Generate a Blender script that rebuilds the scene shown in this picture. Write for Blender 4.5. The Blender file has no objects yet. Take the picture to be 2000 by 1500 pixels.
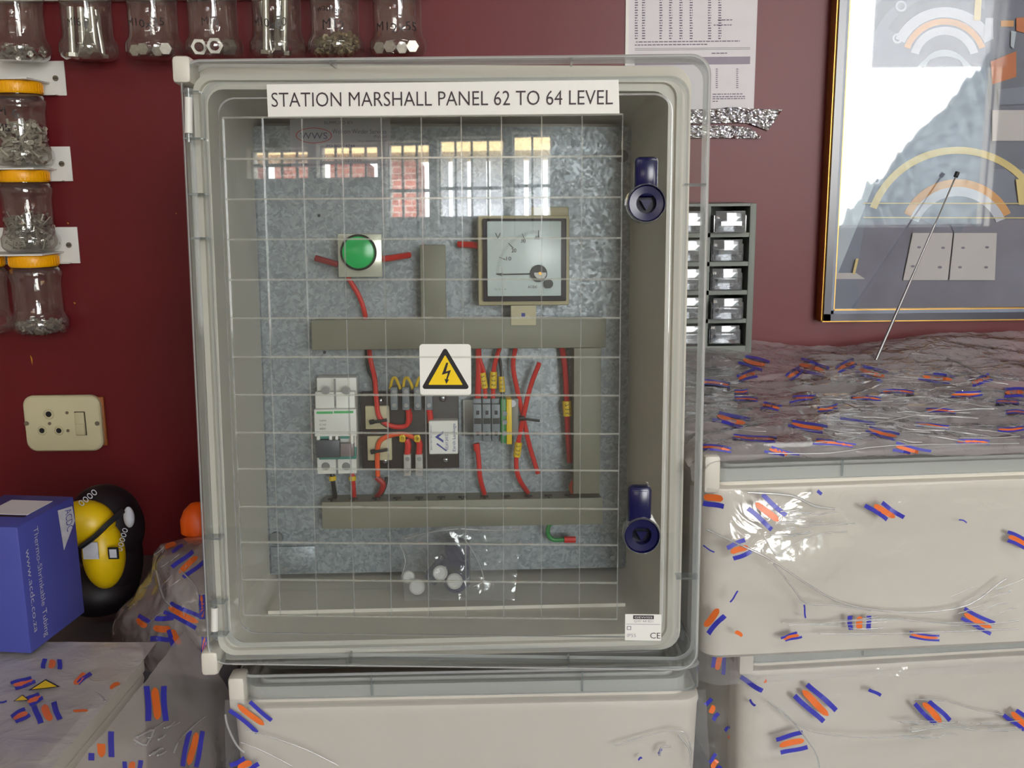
import bpy, bmesh, math, random
from mathutils import Vector as V, Matrix as M, noise
from mathutils.bvhtree import BVHTree
random.seed(7)
R_ = math.radians
S = bpy.context.scene
COL = S.collection
# ------------------------------------------------------------------ camera
F = 1950.0
CAM = V((0, 0, 1.45))
RC = M.Rotation(R_(90 - 11.2), 3, 'X') @ M.Rotation(R_(-0.58), 3, 'Z')
cd = bpy.data.cameras.new('camera'); co = bpy.data.objects.new('camera', cd); COL.objects.link(co)
co.matrix_world = M.Translation(CAM) @ RC.to_4x4()
cd.sensor_width = 36; cd.lens = F / 2000 * 36; cd.clip_start = 0.02; cd.clip_end = 200
S.camera = co
# ------------------------------------------------------------------ exposure, sky, sun, window light
S.view_settings.view_transform = 'Standard'; S.view_settings.look = 'None'
S.view_settings.gamma = 1; S.view_settings.use_curve_mapping = False
S.view_settings.exposure = 0.34
S.cycles.use_denoising = True
S.cycles.max_bounces = 10; S.cycles.transparent_max_bounces = 24; S.cycles.caustics_reflective = False
S.cycles.sample_clamp_indirect = 6
W_ = bpy.data.worlds.new('sky'); S.world = W_; W_.use_nodes = True
nt = W_.node_tree; bg = nt.nodes['Background']
tc = nt.nodes.new('ShaderNodeTexCoord'); sp = nt.nodes.new('ShaderNodeSeparateXYZ'); cr = nt.nodes.new('ShaderNodeValToRGB')
nt.links.new(tc.outputs['Generated'], sp.inputs[0]); nt.links.new(sp.outputs['Z'], cr.inputs[0]); nt.links.new(cr.outputs[0], bg.inputs[0])
cr.color_ramp.elements[0].position = 0.0; cr.color_ramp.elements[0].color = (1.0, 0.98, 0.94, 1)
cr.color_ramp.elements[1].position = 0.6; cr.color_ramp.elements[1].color = (0.80, 0.88, 1.0, 1)
bg.inputs[1].default_value = 14.0
sun = bpy.data.lights.new('sun', 'SUN'); sun.energy = 14; sun.angle = R_(0.5); sun.color = (1, 0.93, 0.8)
so = bpy.data.objects.new('sun', sun); COL.objects.link(so); so.rotation_euler = (R_(-42), 0, R_(-18))
YR = -4.0                                   # rear wall, behind the camera
def wx(px): return -1.96 + .003017 * (px - 480)
def wz(py): return 2.295 - .00297 * (py - 275)
WINS = [(wx(483), wx(605), wz(345), wz(285)), (wx(622), wx(742), wz(345), wz(278)), (wx(757), wx(842), wz(462), wz(276)),
        (wx(858), wx(985), wz(462), wz(270)), (wx(1003), wx(1076), wz(462), wz(264)), (0.95, 3.3, 1.15, 3.05)]
for x0, x1, z0, z1 in WINS:
    a = bpy.data.lights.new('window_portal', 'AREA'); a.shape = 'RECTANGLE'; a.size = x1 - x0; a.size_y = z1 - z0
    a.cycles.is_portal = True
    ao = bpy.data.objects.new('window_portal', a); COL.objects.link(ao)
    ao.location = ((x0 + x1) / 2, YR - .02, (z0 + z1) / 2); ao.rotation_euler = (R_(90), 0, 0)
def fill_light(x, y, L, power):
    """added fill panel under the ceiling, no fitting behind it"""
    a = bpy.data.lights.new('ceiling_fill', 'AREA'); a.shape = 'RECTANGLE'; a.size = L; a.size_y = .12; a.energy = power; a.color = (1, .98, .93)
    o = bpy.data.objects.new('ceiling_fill', a); COL.objects.link(o); o.location = (x, y, 3.1)
fill_light(-1.2, -1.6, 1.4, 9)  # unseen fill panels added to brighten the room, not lamps of it
fill_light(1.6, -1.0, 1.4, 16)
# ------------------------------------------------------------------ pixel rays
def unit(px, py): return RC @ V(((px - 1000) / F, -(py - 750) / F, -1))
def atP(px, py, o, n):
    v = unit(px, py); return CAM + v * ((o - CAM).dot(n) / v.dot(n))
def atY(px, py, y): return atP(px, py, V((0, y, 0)), V((0, 1, 0)))
def atZ(px, py, z): return atP(px, py, V((0, 0, z)), V((0, 0, 1)))
# ------------------------------------------------------------------ materials
def srgb(c):
    f = lambda u: (u / 255 / 12.92) if u / 255 <= .04045 else ((u / 255 + .055) / 1.055) ** 2.4
    return (f(c[0]), f(c[1]), f(c[2]), 1)
MATS = {}
def mat(name, c, rough=.5, metal=0, var=.06, scale=40, bump=0, bscale=None, spec=.5, emit=None, sss=0):
    if name in MATS: return MATS[name]
    m = bpy.data.materials.new(name); m.use_nodes = True; t = m.node_tree; b = t.nodes['Principled BSDF']
    b.inputs['Roughness'].default_value = rough; b.inputs['Metallic'].default_value = metal
    b.inputs['Specular IOR Level'].default_value = spec
    col = srgb(c)
    tcn = t.nodes.new('ShaderNodeTexCoord'); n = t.nodes.new('ShaderNodeTexNoise'); n.inputs['Scale'].default_value = scale; n.inputs['Detail'].default_value = 4
    t.links.new(tcn.outputs['Object'], n.inputs['Vector'])
    r = t.nodes.new('ShaderNodeValToRGB'); t.links.new(n.outputs['Fac'], r.inputs[0])
    r.color_ramp.elements[0].position = .3; r.color_ramp.elements[1].position = .7
    r.color_ramp.elements[0].color = tuple(max(0, v * (1 - var)) for v in col[:3]) + (1,)
    r.color_ramp.elements[1].color = tuple(min(1, v * (1 + var)) for v in col[:3]) + (1,)
    t.links.new(r.outputs[0], b.inputs['Base Color'])
    if bump:
        n2 = t.nodes.new('ShaderNodeTexNoise'); n2.inputs['Scale'].default_value = bscale or scale * 4; n2.inputs['Detail'].default_value = 3
        t.links.new(tcn.outputs['Object'], n2.inputs['Vector'])
        bp = t.nodes.new('ShaderNodeBump'); bp.inputs['Strength'].default_value = bump; bp.inputs['Distance'].default_value = .002
        t.links.new(n2.outputs['Fac'], bp.inputs['Height']); t.links.new(bp.outputs[0], b.inputs['Normal'])
    if emit:
        b.inputs['Emission Color'].default_value = col; b.inputs['Emission Strength'].default_value = emit
    MATS[name] = m; return m
def clear(name, tint=(1, 1, 1), haze=.0, hazec=(.8, .8, .8), rough=.03, ior=1.5, gain=1.6, bump=0, bscale=60, stretch=None):
    """thin clear plastic: what is not mirrored at the surface goes straight through; haze is scattered"""
    m = bpy.data.materials.new(name); m.use_nodes = True; t = m.node_tree; t.nodes.remove(t.nodes['Principled BSDF'])
    out = t.nodes['Material Output']
    tr = t.nodes.new('ShaderNodeBsdfTransparent'); tr.inputs[0].default_value = tuple(tint) + (1,)
    gl = t.nodes.new('ShaderNodeBsdfGlossy'); gl.inputs['Roughness'].default_value = rough
    df = t.nodes.new('ShaderNodeBsdfDiffuse'); df.inputs[0].default_value = tuple(hazec) + (1,)
    tl = t.nodes.new('ShaderNodeBsdfTranslucent'); tl.inputs[0].default_value = tuple(hazec) + (1,)
    dd = t.nodes.new('ShaderNodeMixShader'); dd.inputs[0].default_value = .35; t.links.new(df.outputs[0], dd.inputs[1]); t.links.new(tl.outputs[0], dd.inputs[2])
    fr = t.nodes.new('ShaderNodeFresnel'); fr.inputs[0].default_value = ior
    geo = t.nodes.new('ShaderNodeNewGeometry')
    # the node inverts the index on back faces: feed 1/ior there so both sides mirror alike
    mx = t.nodes.new('ShaderNodeMix'); mx.inputs[2].default_value = ior; mx.inputs[3].default_value = 1 / ior
    t.links.new(geo.outputs['Backfacing'], mx.inputs[0]); t.links.new(mx.outputs[0], fr.inputs[0])
    g = t.nodes.new('ShaderNodeMath'); g.operation = 'MULTIPLY'; g.use_clamp = True; g.inputs[1].default_value = gain
    t.links.new(fr.outputs[0], g.inputs[0])
    m1 = t.nodes.new('ShaderNodeMixShader'); m1.inputs[0].default_value = haze; t.links.new(tr.outputs[0], m1.inputs[1]); t.links.new(dd.outputs[0], m1.inputs[2])
    m2 = t.nodes.new('ShaderNodeMixShader'); t.links.new(g.outputs[0], m2.inputs[0]); t.links.new(m1.outputs[0], m2.inputs[1]); t.links.new(gl.outputs[0], m2.inputs[2])
    t.links.new(m2.outputs[0], out.inputs[0])
    if bump:
        tcn = t.nodes.new('ShaderNodeTexCoord'); mp = t.nodes.new('ShaderNodeMapping')
        if stretch: mp.inputs['Scale'].default_value = stretch
        n2 = t.nodes.new('ShaderNodeTexNoise'); n2.inputs['Scale'].default_value = bscale; n2.inputs['Detail'].default_value = 3; n2.inputs['Distortion'].default_value = 1.2
        t.links.new(tcn.outputs['Object'], mp.inputs[0]); t.links.new(mp.outputs[0], n2.inputs['Vector'])
        bp = t.nodes.new('ShaderNodeBump'); bp.inputs['Strength'].default_value = bump; bp.inputs['Distance'].default_value = .004
        t.links.new(n2.outputs['Fac'], bp.inputs['Height'])
        for q in (gl, df, fr): t.links.new(bp.outputs[0], q.inputs['Normal'])
    MATS[name] = m; return m
def galvanised():
    m = mat('galvanised_steel', (150, 156, 160), .42, .45, .05, 30)
    t = m.node_tree; b = t.nodes['Principled BSDF']
    tcn = [n for n in t.nodes if n.type == 'TEX_COORD'][0]
    v = t.nodes.new('ShaderNodeTexVoronoi'); v.inputs['Scale'].default_value = 300; v.inputs['Randomness'].default_value = 1
    ns = t.nodes.new('ShaderNodeTexNoise'); ns.inputs['Scale'].default_value = 60; ns.inputs['Detail'].default_value = 6
    t.links.new(tcn.outputs['Object'], ns.inputs['Vector'])
    ad = t.nodes.new('ShaderNodeVectorMath'); ad.operation = 'MULTIPLY_ADD'; ad.inputs[1].default_value = (.02, .02, .02)
    t.links.new(ns.outputs['Color'], ad.inputs[0]); t.links.new(tcn.outputs['Object'], ad.inputs[2]); t.links.new(ad.outputs[0], v.inputs['Vector'])
    bw = t.nodes.new('ShaderNodeSeparateColor'); t.links.new(v.outputs['Color'], bw.inputs[0])
    r = t.nodes.new('ShaderNodeValToRGB'); t.links.new(bw.outputs[0], r.inputs[0])
    r.color_ramp.elements[0].color = srgb((128, 135, 139)); r.color_ramp.elements[0].position = .1
    r.color_ramp.elements[1].color = srgb((160, 166, 170)); r.color_ramp.elements[1].position = .95
    n3 = t.nodes.new('ShaderNodeTexNoise'); n3.inputs['Scale'].default_value = 9; t.links.new(tcn.outputs['Object'], n3.inputs['Vector'])
    mm = t.nodes.new('ShaderNodeMix'); mm.data_type = 'RGBA'; mm.blend_type = 'MULTIPLY'; mm.inputs[0].default_value = .5
    t.links.new(r.outputs[0], mm.inputs[6]); t.links.new(n3.outputs['Fac'], mm.inputs[7])
    t.links.new(r.outputs[0], b.inputs['Base Color'])
    mr = t.nodes.new('ShaderNodeMapRange'); mr.inputs[3].default_value = .34; mr.inputs[4].default_value = .55
    t.links.new(bw.outputs[1], mr.inputs[0]); t.links.new(mr.outputs[0], b.inputs['Roughness'])
    bp = t.nodes.new('ShaderNodeBump'); bp.inputs['Strength'].default_value = .3; bp.inputs['Distance'].default_value = .0006
    t.links.new(bw.outputs[2], bp.inputs['Height']); t.links.new(bp.outputs[0], b.inputs['Normal'])
    return m
def brick():
    m = mat('red_brick', (170, 96, 78), .85); t = m.node_tree; b = t.nodes['Principled BSDF']
    tcn = [n for n in t.nodes if n.type == 'TEX_COORD'][0]
    mp = t.nodes.new('ShaderNodeMapping'); mp.inputs['Rotation'].default_value = (R_(90), 0, 0)
    k = t.nodes.new('ShaderNodeTexBrick'); k.inputs['Scale'].default_value = 4; k.inputs['Color1'].default_value = srgb((182, 104, 84)); k.inputs['Color2'].default_value = srgb((158, 84, 68)); k.inputs['Mortar'].default_value = srgb((190, 175, 165))
    t.links.new(tcn.outputs['Object'], mp.inputs[0]); t.links.new(mp.outputs[0], k.inputs['Vector']); t.links.new(k.outputs[0], b.inputs['Base Color']); return m
GALV = galvanised(); BRICK = brick()
WALL = mat('maroon_paint', (104, 18, 26), .42, 0, .06, 3, .12, 60, .42)
PLAST = mat('light_grey_plastic', (216, 210, 198), .42, 0, .02, 12, .03, 90)
WHITEP = mat('white_plastic', (228, 226, 220), .4, 0, .02)
DOORC = clear('clear_polycarbonate', (.93, .955, .95), .02, (.8, .82, .8), .015, 1.58, 2.4)
EDGEC = clear('clear_plastic_edge', (.76, .80, .82), .14, (.85, .87, .85), .06, 1.55, 1.8)
RIDGE = clear('moulded_ridge', (.95, .96, .94), .26, (.9, .9, .82), .12, 1.5, 2.0)
RIDGEV = clear('moulded_ridge_fine', (.97, .98, .98), .14, (.9, .92, .92), .10, 1.5, 2.6)
EDGEW = clear('plastic_edge_glint', (.9, .92, .92), .55, (.95, .97, .97), .05, 1.55, 2.2)  # white haze paints the bright rim glints into the plastic
JARC = clear('clear_jar_plastic', (.93, .93, .90), .05, (.75, .72, .68), .05, 1.55, 2.0, .12, 30)
FILM = clear('stretch_film', (1, 1, 1), .10, (.84, .84, .86), .10, 1.5, 1.6, .5, 26)
FILMH = clear('bunched_film', (.97, .96, .96), .37, (.84, .77, .76), .11, 1.5, 1.3, .35, 18)
FOLD_GLINT = clear('film_fold_glint', (.95, .95, .95), .35, (.95, .95, .95), .12, 1.5, 2.5)  # whitish haze for folds and for the painted highlight streaks
BAGC = clear('clear_bag', (.97, .97, .98), .14, (.8, .82, .85), .08, 1.5, 2.6, .5, 40)
GLASS = clear('picture_glass', (.97, .98, .98), .0, (.8, .8, .8), .02, 1.52, 1.5)
DRAWC = clear('clear_drawer', (.82, .84, .86), .18, (.75, .77, .8), .06, 1.5, 2.2)
BLACK = mat('black_plastic', (26, 24, 28), .4); DK = mat('dark_brown_board', (38, 26, 24), .5, 0, .2, 60)
INK = mat('dark_ink', (58, 46, 52), .6); BLUEI = mat('blue_ink', (62, 68, 150), .6); REDI = mat('red_ink', (190, 50, 50), .6)
PAPER = mat('paper', (226, 222, 226), .7, 0, .02); LABEL = mat('label_white', (238, 236, 230), .35, 0, .01)
TRUNK = mat('trunking_grey', (132, 130, 114), .5, 0, .03); BEIGE = mat('aged_cream_plastic', (196, 186, 150), .45, 0, .03)
REDW = mat('red_wire', (214, 40, 34), .35, 0, .05); BLKW = mat('black_wire', (30, 32, 36), .4); YELW = mat('yellow_sleeve', (238, 200, 30), .4); ORW = mat('orange_wire', (235, 88, 30), .35)
GRNW = mat('green_wire', (50, 140, 70), .4); GREEN = mat('green_lens', (20, 190, 95), .2, 0, .08, 60)
YEL = mat('warning_yellow', (246, 208, 0), .4, 0, .01); STEEL = mat('bright_steel', (196, 198, 204), .25, 1, .05, 60)
ZINC = mat('zinc_screws', (205, 203, 196), .3, .85, .15, 120); GREY = mat('terminal_grey', (128, 136, 142), .45, 0, .05)
NAVY = mat('navy_plastic', (15, 14, 66), .22, 0, .08, 50); TEAL = mat('teal_print', (60, 160, 130), .5); GRNP = mat('green_print', (70, 180, 100), .5)
FBLUE = mat('film_blue_print', (62, 62, 178), .35, 0, .05); FORG = mat('film_orange_print', (236, 116, 52), .35, 0, .05)
YLID = mat('yellow_lid', (250, 178, 8), .35, 0, .03); ORANGE = mat('orange_plastic', (250, 96, 4), .4, 0, .05)
CARD = mat('blue_card', (72, 78, 160), .45, 0, .04, 14); CARDW = mat('grey_white_print', (196, 196, 204), .6, 0, .1, 90)
CAB = mat('cabinet_grey', (122, 128, 120), .5, 0, .03); DRDK = mat('drawer_shadow_box', (60, 54, 54), .6)
GOLD = mat('gold_trim', (196, 150, 70), .3, .7, .06); FRAME = mat('black_lacquer_frame', (44, 44, 62), .25, 0, .05, 20, 0, None, .8)
FRAME2 = mat('slate_frame_bevel', (120, 130, 150), .3)
CREAM = mat('cream_wall_paint', (222, 216, 200), .7); CEIL = mat('white_ceiling', (235, 233, 226), .8); FLOORM = mat('grey_concrete', (120, 118, 112), .8, 0, .1, 3)
BENCH = mat('dark_bench_top', (72, 64, 64), .5, 0, .15, 10); BARS = mat('dark_window_steel', (40, 40, 44), .5)
FOIL = mat('foil_tape_metal', (225, 225, 232), .16, 1, .05, 60, 1.0, 160)
# ------------------------------------------------------------------ mesh builder
class MB:
    def __init__(s): s.v = []; s.f = []; s.m = []
    def add(s, vs, fs, mi=0):
        k = len(s.v); s.v += [V(p) for p in vs]
        for f in fs: s.f.append([k + i for i in f]); s.m.append(mi)
    def box(s, a, b, mi=0, bev=0, T=None):
        bm = bmesh.new(); bmesh.ops.create_cube(bm, size=1)
        sx, sy, sz = (abs(b[i] - a[i]) for i in range(3)); c = V([(a[i] + b[i]) / 2 for i in range(3)])
        for v in bm.verts: v.co = V((v.co.x * sx, v.co.y * sy, v.co.z * sz)) + c
        if bev: bmesh.ops.bevel(bm, geom=bm.edges[:], offset=min(bev, .45 * min(sx, sy, sz)), segments=2, affect='EDGES', profile=.5)
        if T: bmesh.ops.transform(bm, matrix=T, verts=bm.verts)
        s.frombm(bm, mi)
    def frombm(s, bm, mi=0):
        bm.verts.index_update(); s.add([v.co.copy() for v in bm.verts], [[v.index for v in f.verts] for f in bm.faces], mi); bm.free()
    def cyl(s, p0, p1, r0, r1=None, n=24, mi=0, cap=True):
        p0 = V(p0); p1 = V(p1); r1 = r0 if r1 is None else r1; d = (p1 - p0).normalized(); q = d.to_track_quat('Z', 'Y')
        vs = []
        for p, r in ((p0, r0), (p1, r1)):
            for i in range(n):
                a = 2 * math.pi * i / n; vs.append(p + q @ V((r * math.cos(a), r * math.sin(a), 0)))
        fs = [[i, (i + 1) % n, n + (i + 1) % n, n + i] for i in range(n)]
        if cap: fs += [list(range(n))[::-1], list(range(n, 2 * n))]
        s.add(vs, fs, mi)
    def lathe(s, o, prof, n=32, mi=0, axis='Z', cap=True):
        o = V(o); vs = []
        for r, h in prof:
            for i in range(n):
                a = 2 * math.pi * i / n; c, q = r * math.cos(a), r * math.sin(a)
                vs.append(o + (V((c, q, h)) if axis == 'Z' else V((c, h, q))))
        fs = [[j * n + i, j * n + (i + 1) % n, (j + 1) * n + (i + 1) % n, (j + 1) * n + i] for j in range(len(prof) - 1) for i in range(n)]
        if cap:
            fs.append([i for i in range(n)][::-1]); k = (len(prof) - 1) * n; fs.append([k + i for i in range(n)])
        s.add(vs, fs, mi)
    def tube(s, pts, r, n=8, mi=0, smooth=4, flat=None):
        P = [V(p) for p in pts]
        if smooth > 1 and len(P) > 2:
            Q = []
            for i in range(len(P) - 1):
                a = P[max(i - 1, 0)]; b = P[i]; c = P[i + 1]; d = P[min(i + 2, len(P) - 1)]
                for k in range(smooth):
                    t = k / smooth
                    Q.append(.5 * ((2 * b) + (c - a) * t + (2 * a - 5 * b + 4 * c - d) * t * t + (3 * b - a - 3 * c + d) * t ** 3))
            Q.append(P[-1]); P = Q
        vs = []; L = len(P)
        ref = V((0, 1, 0.02))
        for i, p in enumerate(P):
            d = (P[min(i + 1, L - 1)] - P[max(i - 1, 0)]).normalized()
            u = d.cross(ref).normalized(); w = u.cross(d).normalized()
            rr = r(i / (L - 1)) if callable(r) else r
            for k in range(n):
                a = 2 * math.pi * k / n; vs.append(p + u * rr * math.cos(a) + w * rr * math.sin(a))
        fs = [[i * n + k, i * n + (k + 1) % n, (i + 1) * n + (k + 1) % n, (i + 1) * n + k] for i in range(L - 1) for k in range(n)]
        fs += [list(range(n))[::-1], list(range((L - 1) * n, L * n))]
        s.add(vs, fs, mi)
    def loops(s, prof, mi=0, close0=False, close1=True, n=5, cx=0, cz=0):
        """rounded rectangles in XZ joined along Y; prof = (half w, half h, radius, y)"""
        rows = []
        for hw, hh, r, y in prof:
            row = []
            for (sx, sz, a0) in ((1, 1, 0), (-1, 1, 90), (-1, -1, 180), (1, -1, 270)):
                for k in range(n + 1):
                    a = R_(a0 + 90 * k / n); row.append(V((cx + sx * (hw - r) + r * math.cos(a), y, cz + sz * (hh - r) + r * math.sin(a))))
            rows.append(row)
        m = len(rows[0]); vs = [p for row in rows for p in row]
        fs = [[j * m + i, j * m + (i + 1) % m, (j + 1) * m + (i + 1) % m, (j + 1) * m + i] for j in range(len(rows) - 1) for i in range(m)]
        if close0: fs.append(list(range(m))[::-1])
        if close1: fs.append([(len(rows) - 1) * m + i for i in range(m)])
        s.add(vs, fs, mi)
    def poly(s, pts, mi=0, thick=None):
        """flat outline, extruded along thick"""
        n = len(pts); P = [V(p) for p in pts]
        if thick is None: s.add(P, [list(range(n))], mi)
        else:
            t = V(thick); s.add(P + [p + t for p in P], [list(range(n)), list(range(n, 2 * n))[::-1]] + [[i, (i + 1) % n, n + (i + 1) % n, n + i][::-1] for i in range(n)], mi)
    def text(s, txt, o, xd, zd, w=None, h=None, mi=0, bend=None, bold=0):
        """flat lettering from o along xd, height along zd; fitted to width w and height h"""
        cu = bpy.data.curves.new('t', 'FONT'); cu.body = txt; cu.resolution_u = 3; cu.offset = bold - .006
        ob = bpy.data.objects.new('t', cu); COL.objects.link(ob)
        me = ob.to_mesh(); vs = [v.co.copy() for v in me.vertices]; fs = [list(p.vertices) for p in me.polygons]
        ob.to_mesh_clear(); bpy.data.objects.remove(ob); bpy.data.curves.remove(cu)
        if not vs: return
        x0 = min(v.x for v in vs); x1 = max(v.x for v in vs); y0 = min(v.y for v in vs); y1 = max(v.y for v in vs)
        if h is None: h = w * (y1 - y0) / (x1 - x0)
        if w is None: w = h * (x1 - x0) / (y1 - y0)
        o = V(o); xd = V(xd).normalized(); zd = V(zd).normalized()
        out = [((v.x - x0) / (x1 - x0) * w, (v.y - y0) / (y1 - y0) * h) for v in vs]
        s.add([bend(a, b) for a, b in out] if bend else [o + xd * a + zd * b for a, b in out], fs, mi)
    def build(s, name, mats, parent=None, origin=None, mw=None, smooth=True, ang=35):
        o0 = V(origin) if origin is not None else V((0, 0, 0))
        me = bpy.data.meshes.new(name); me.from_pydata([tuple(p - o0) for p in s.v], [], s.f)
        ms = mats if isinstance(mats, (list, tuple)) else [mats]
        for m in ms: me.materials.append(m)
        for p, k in zip(me.polygons, s.m): p.material_index = k
        me.validate(); me.update()
        if smooth:
            me.polygons.foreach_set('use_smooth', [True] * len(me.polygons))
            try: me.set_sharp_from_angle(angle=R_(ang))
            except Exception: pass
        ob = bpy.data.objects.new(name, me); COL.objects.link(ob); ob.location = o0
        if mw is not None: ob.matrix_world = mw
        if parent is not None: ob.parent = parent
        return ob
def tag(o, label=None, cat=None, group=None, kind=None):
    if label: o['label'] = label
    if cat: o['category'] = cat
    if group: o['group'] = group
    if kind: o['kind'] = kind
    return o
def empty(name, mw, label, cat, group=None):
    o = bpy.data.objects.new(name, None); COL.objects.link(o); o.matrix_world = mw; o.empty_display_size = .02
    return tag(o, label, cat, group)
def copy_tree(o, parent=None):
    c = o.copy(); COL.objects.link(c)
    if parent is not None: c.parent = parent
    for ch in list(o.children): copy_tree(ch, c)
    return c
# ------------------------------------------------------------------ room
def wall_holes(name, x0, x1, z0, z1, y0, y1, rects, m):
    xs = sorted({x0, x1, *[r[0] for r in rects], *[r[1] for r in rects]}); zs = sorted({z0, z1, *[r[2] for r in rects], *[r[3] for r in rects]})
    mb = MB()
    for i in range(len(xs) - 1):
        for j in range(len(zs) - 1):
            cx = (xs[i] + xs[i + 1]) / 2; cz = (zs[j] + zs[j + 1]) / 2
            if any(r[0] < cx < r[1] and r[2] < cz < r[3] for r in rects): continue
            mb.box((xs[i], y0, zs[j]), (xs[i + 1], y1, zs[j + 1]))
    return tag(mb.build(name, m, smooth=False), kind='structure')
X0, X1, ZC = -3.2, 4.2, 3.2
def slab(name, a, b, m):
    mb = MB(); mb.box(a, b); return tag(mb.build(name, m, smooth=False), kind='structure')
slab('wall_back', (X0, 1.5, 0), (X1, 1.65, ZC), WALL)
slab('floor', (X0, YR, -.1), (X1, 1.5, 0), FLOORM)
slab('ceiling', (X0, YR, ZC), (X1, 1.5, ZC + .1), CEIL)
slab('wall_left', (X0 - .1, YR, 0), (X0, 1.5, ZC), CREAM)
slab('wall_right', (X1, YR, 0), (X1 + .1, 1.5, ZC), CREAM)
wall_holes('wall_rear', X0, X1, 0, ZC, YR - .2, YR, WINS, CREAM)
for k, (x0, x1, z0, z1) in enumerate(WINS):
    mb = MB(); y = YR - .1
    nb = max(2, round((x1 - x0) / .095)) if k < 5 else 1
    for i in range(nb + 1): xx = x0 + (x1 - x0) * i / nb; mb.box((xx - .006, y - .01, z0), (xx + .006, y + .01, z1))
    nz = 2 if k < 5 else 1
    for i in range(nz + 1): zz = z0 + (z1 - z0) * i / nz; mb.box((x0, y - .012, zz - .009), (x1, y + .012, zz + .009))
    w = tag(mb.build('window_%d' % (k + 1), BARS, smooth=False), kind='structure')
    if k in (2, 3, 4):
        mb = MB(); mb.box((x0, y - .03, z0), (x1, y - .025, z0 + .125)); mb.build('lower_screen', mat('frosted_pane', (240, 240, 245), .6), w)
mb = MB(); mb.box((2.42, YR + .01, 2.2), (3.32, YR + .02, 3.08)); mb.cyl((2.40, YR + .03, 3.08), (3.34, YR + .03, 3.08), .02)  # added sheet that dims the window mirrored in the picture glass
tag(mb.build('window_diffuser', clear('diffuser_haze', (.9, .9, .9), .50, (.8, .8, .8), .6, 1.3, .1), origin=(2.87, YR, 2.2)), 'added pale light blind over the upper right of the big window behind the camera', 'blind')
# outside, seen only mirrored in the clear door
mb = MB()
for a, b in ((-4.4, -3.28), (-3.06, -2.70), (-2.5, -2.14), (-1.93, -1.62)): mb.box((a, -8.4, 0), (b, -8, 2.75))
mb.box((-4.6, -8.5, 2.8), (.9, -7.8, 2.93), 1); mb.box((-1.5, -8.4, 0), (.8, -8.0, 1.5), 0)
for i in range(12): mb.box((-1.5 + i * .19, -8.3, 1.5), (-1.5 + i * .19 + .14, -8.2, 2.8), 2)
tag(mb.build('brick_building', [BRICK, mat('yellow_eaves', (236, 208, 150), .6), mat('pale_cladding', (190, 196, 206), .6)], smooth=False), 'red brick building with yellow eaves outside, mirrored in the clear enclosure door', 'building')
mb = MB(); n = 120; vs = []  # added grey mass, its sloped top edges the mirrored bright window
for j in range(14):
    for i in range(n + 1):
        x = -.2 + 5.2 * i / n; top_ = .75 + max(0, (x - 3.2) * 1.15) + .18 * noise.noise(V((x * 3, 1, 0))) * .6 + .16 * noise.noise(V((x * 14, 2, 0))); t = j / 13
        vs.append((x, -7.2 + .5 * math.cos(t * 3) + .1 * noise.noise(V((x * 5, t * 6, 3))), top_ * math.sin(t * math.pi / 2)))
mb.add(vs, [[j * (n + 1) + i, j * (n + 1) + i + 1, (j + 1) * (n + 1) + i + 1, (j + 1) * (n + 1) + i] for j in range(13) for i in range(n)])
tag(mb.build('backdrop', mat('backdrop_grey', (104, 112, 112), .9, 0, .4, 12), origin=(2.4, -7, 0)), 'added grey hedge outside the big window, mirrored in the picture glass', 'backdrop')
slab('ground', (-9, -14, -.1), (9, YR - .2, -.02), mat('outdoor_paving', (150, 148, 140), .9))
# bench in front of the wall
mb = MB(); mb.box((-1.6, .40, .703), (1.6, 1.497, .743), 0, .004)
for x in (-1.5, 1.5):
    for yy in (.55, 1.4): mb.box((x - .03, yy - .03, 0), (x + .03, yy + .03, .703))
bench = tag(mb.build('workbench', BENCH), 'dark workbench under all the boxes and enclosures', 'bench')
mb = MB(); mb.box((-1.2, 1.12, .855), (-.335, 1.497, .885), 0, .003)
mb.box((-1.2, 1.13, .743), (-1.17, 1.49, .855)); mb.box((-.365, 1.13, .743), (-.335, 1.49, .855))
tag(mb.build('raised_shelf', mat('dark_grey_shelf', (92, 86, 90), .5, 0, .1, 8)), 'dark grey raised shelf at the back of the bench below the wall socket', 'shelf')
# ------------------------------------------------------------------ enclosures
BW, BH, BD = .47913, .58364, .195
DW, DH, DZ = .47531, .57141, .00353
DOFF = V((-BW / 2 + .0056, -.0198, 0))
def body_mb(dark=False):
    mb = MB(); w, h = BW / 2, BH / 2
    mb.loops([(w - .012, h - .012, .014, BD), (w - .006, h - .006, .018, BD - .005), (w - .001, h - .001, .02, .022), (w, h, .02, .017), (w - .001, h - .001, .02, .012), (w - .003, h - .003, .018, .011), (w - .0125, h - .0125, .016, .011), (w - .0135, h - .0135, .016, -.0055),
              (w - .0185, h - .0185, .014, -.0055), (w - .0195, h - .0195, .013, -.001), (w - .024, h - .024, .013, -.001), (w - .0245, h - .0245, .013, -.0075), (w - .027, h - .027, .014, -.0075), (w - .028, h - .028, .014, .004), (w - .030, h - .030, .014, .05), (w - .034, h - .034, .012, BD - .006)], 0, True, True)
    # hinge corner blocks on the left
    for s in (1, -1): mb.box((-w - .0004, -.0225, s * (h + .0004)), (-w + .0165, .016, s * (h - .024)), 0, .004)
    # floor step ribs inside
    for s in (-1,):
        mb.box((-w + .05, .06, s * (h - .032) - .002), (w - .05, .12, s * (h - .032) + .002), 0)
    return mb
def grid_px(D, lst): return lst
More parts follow.
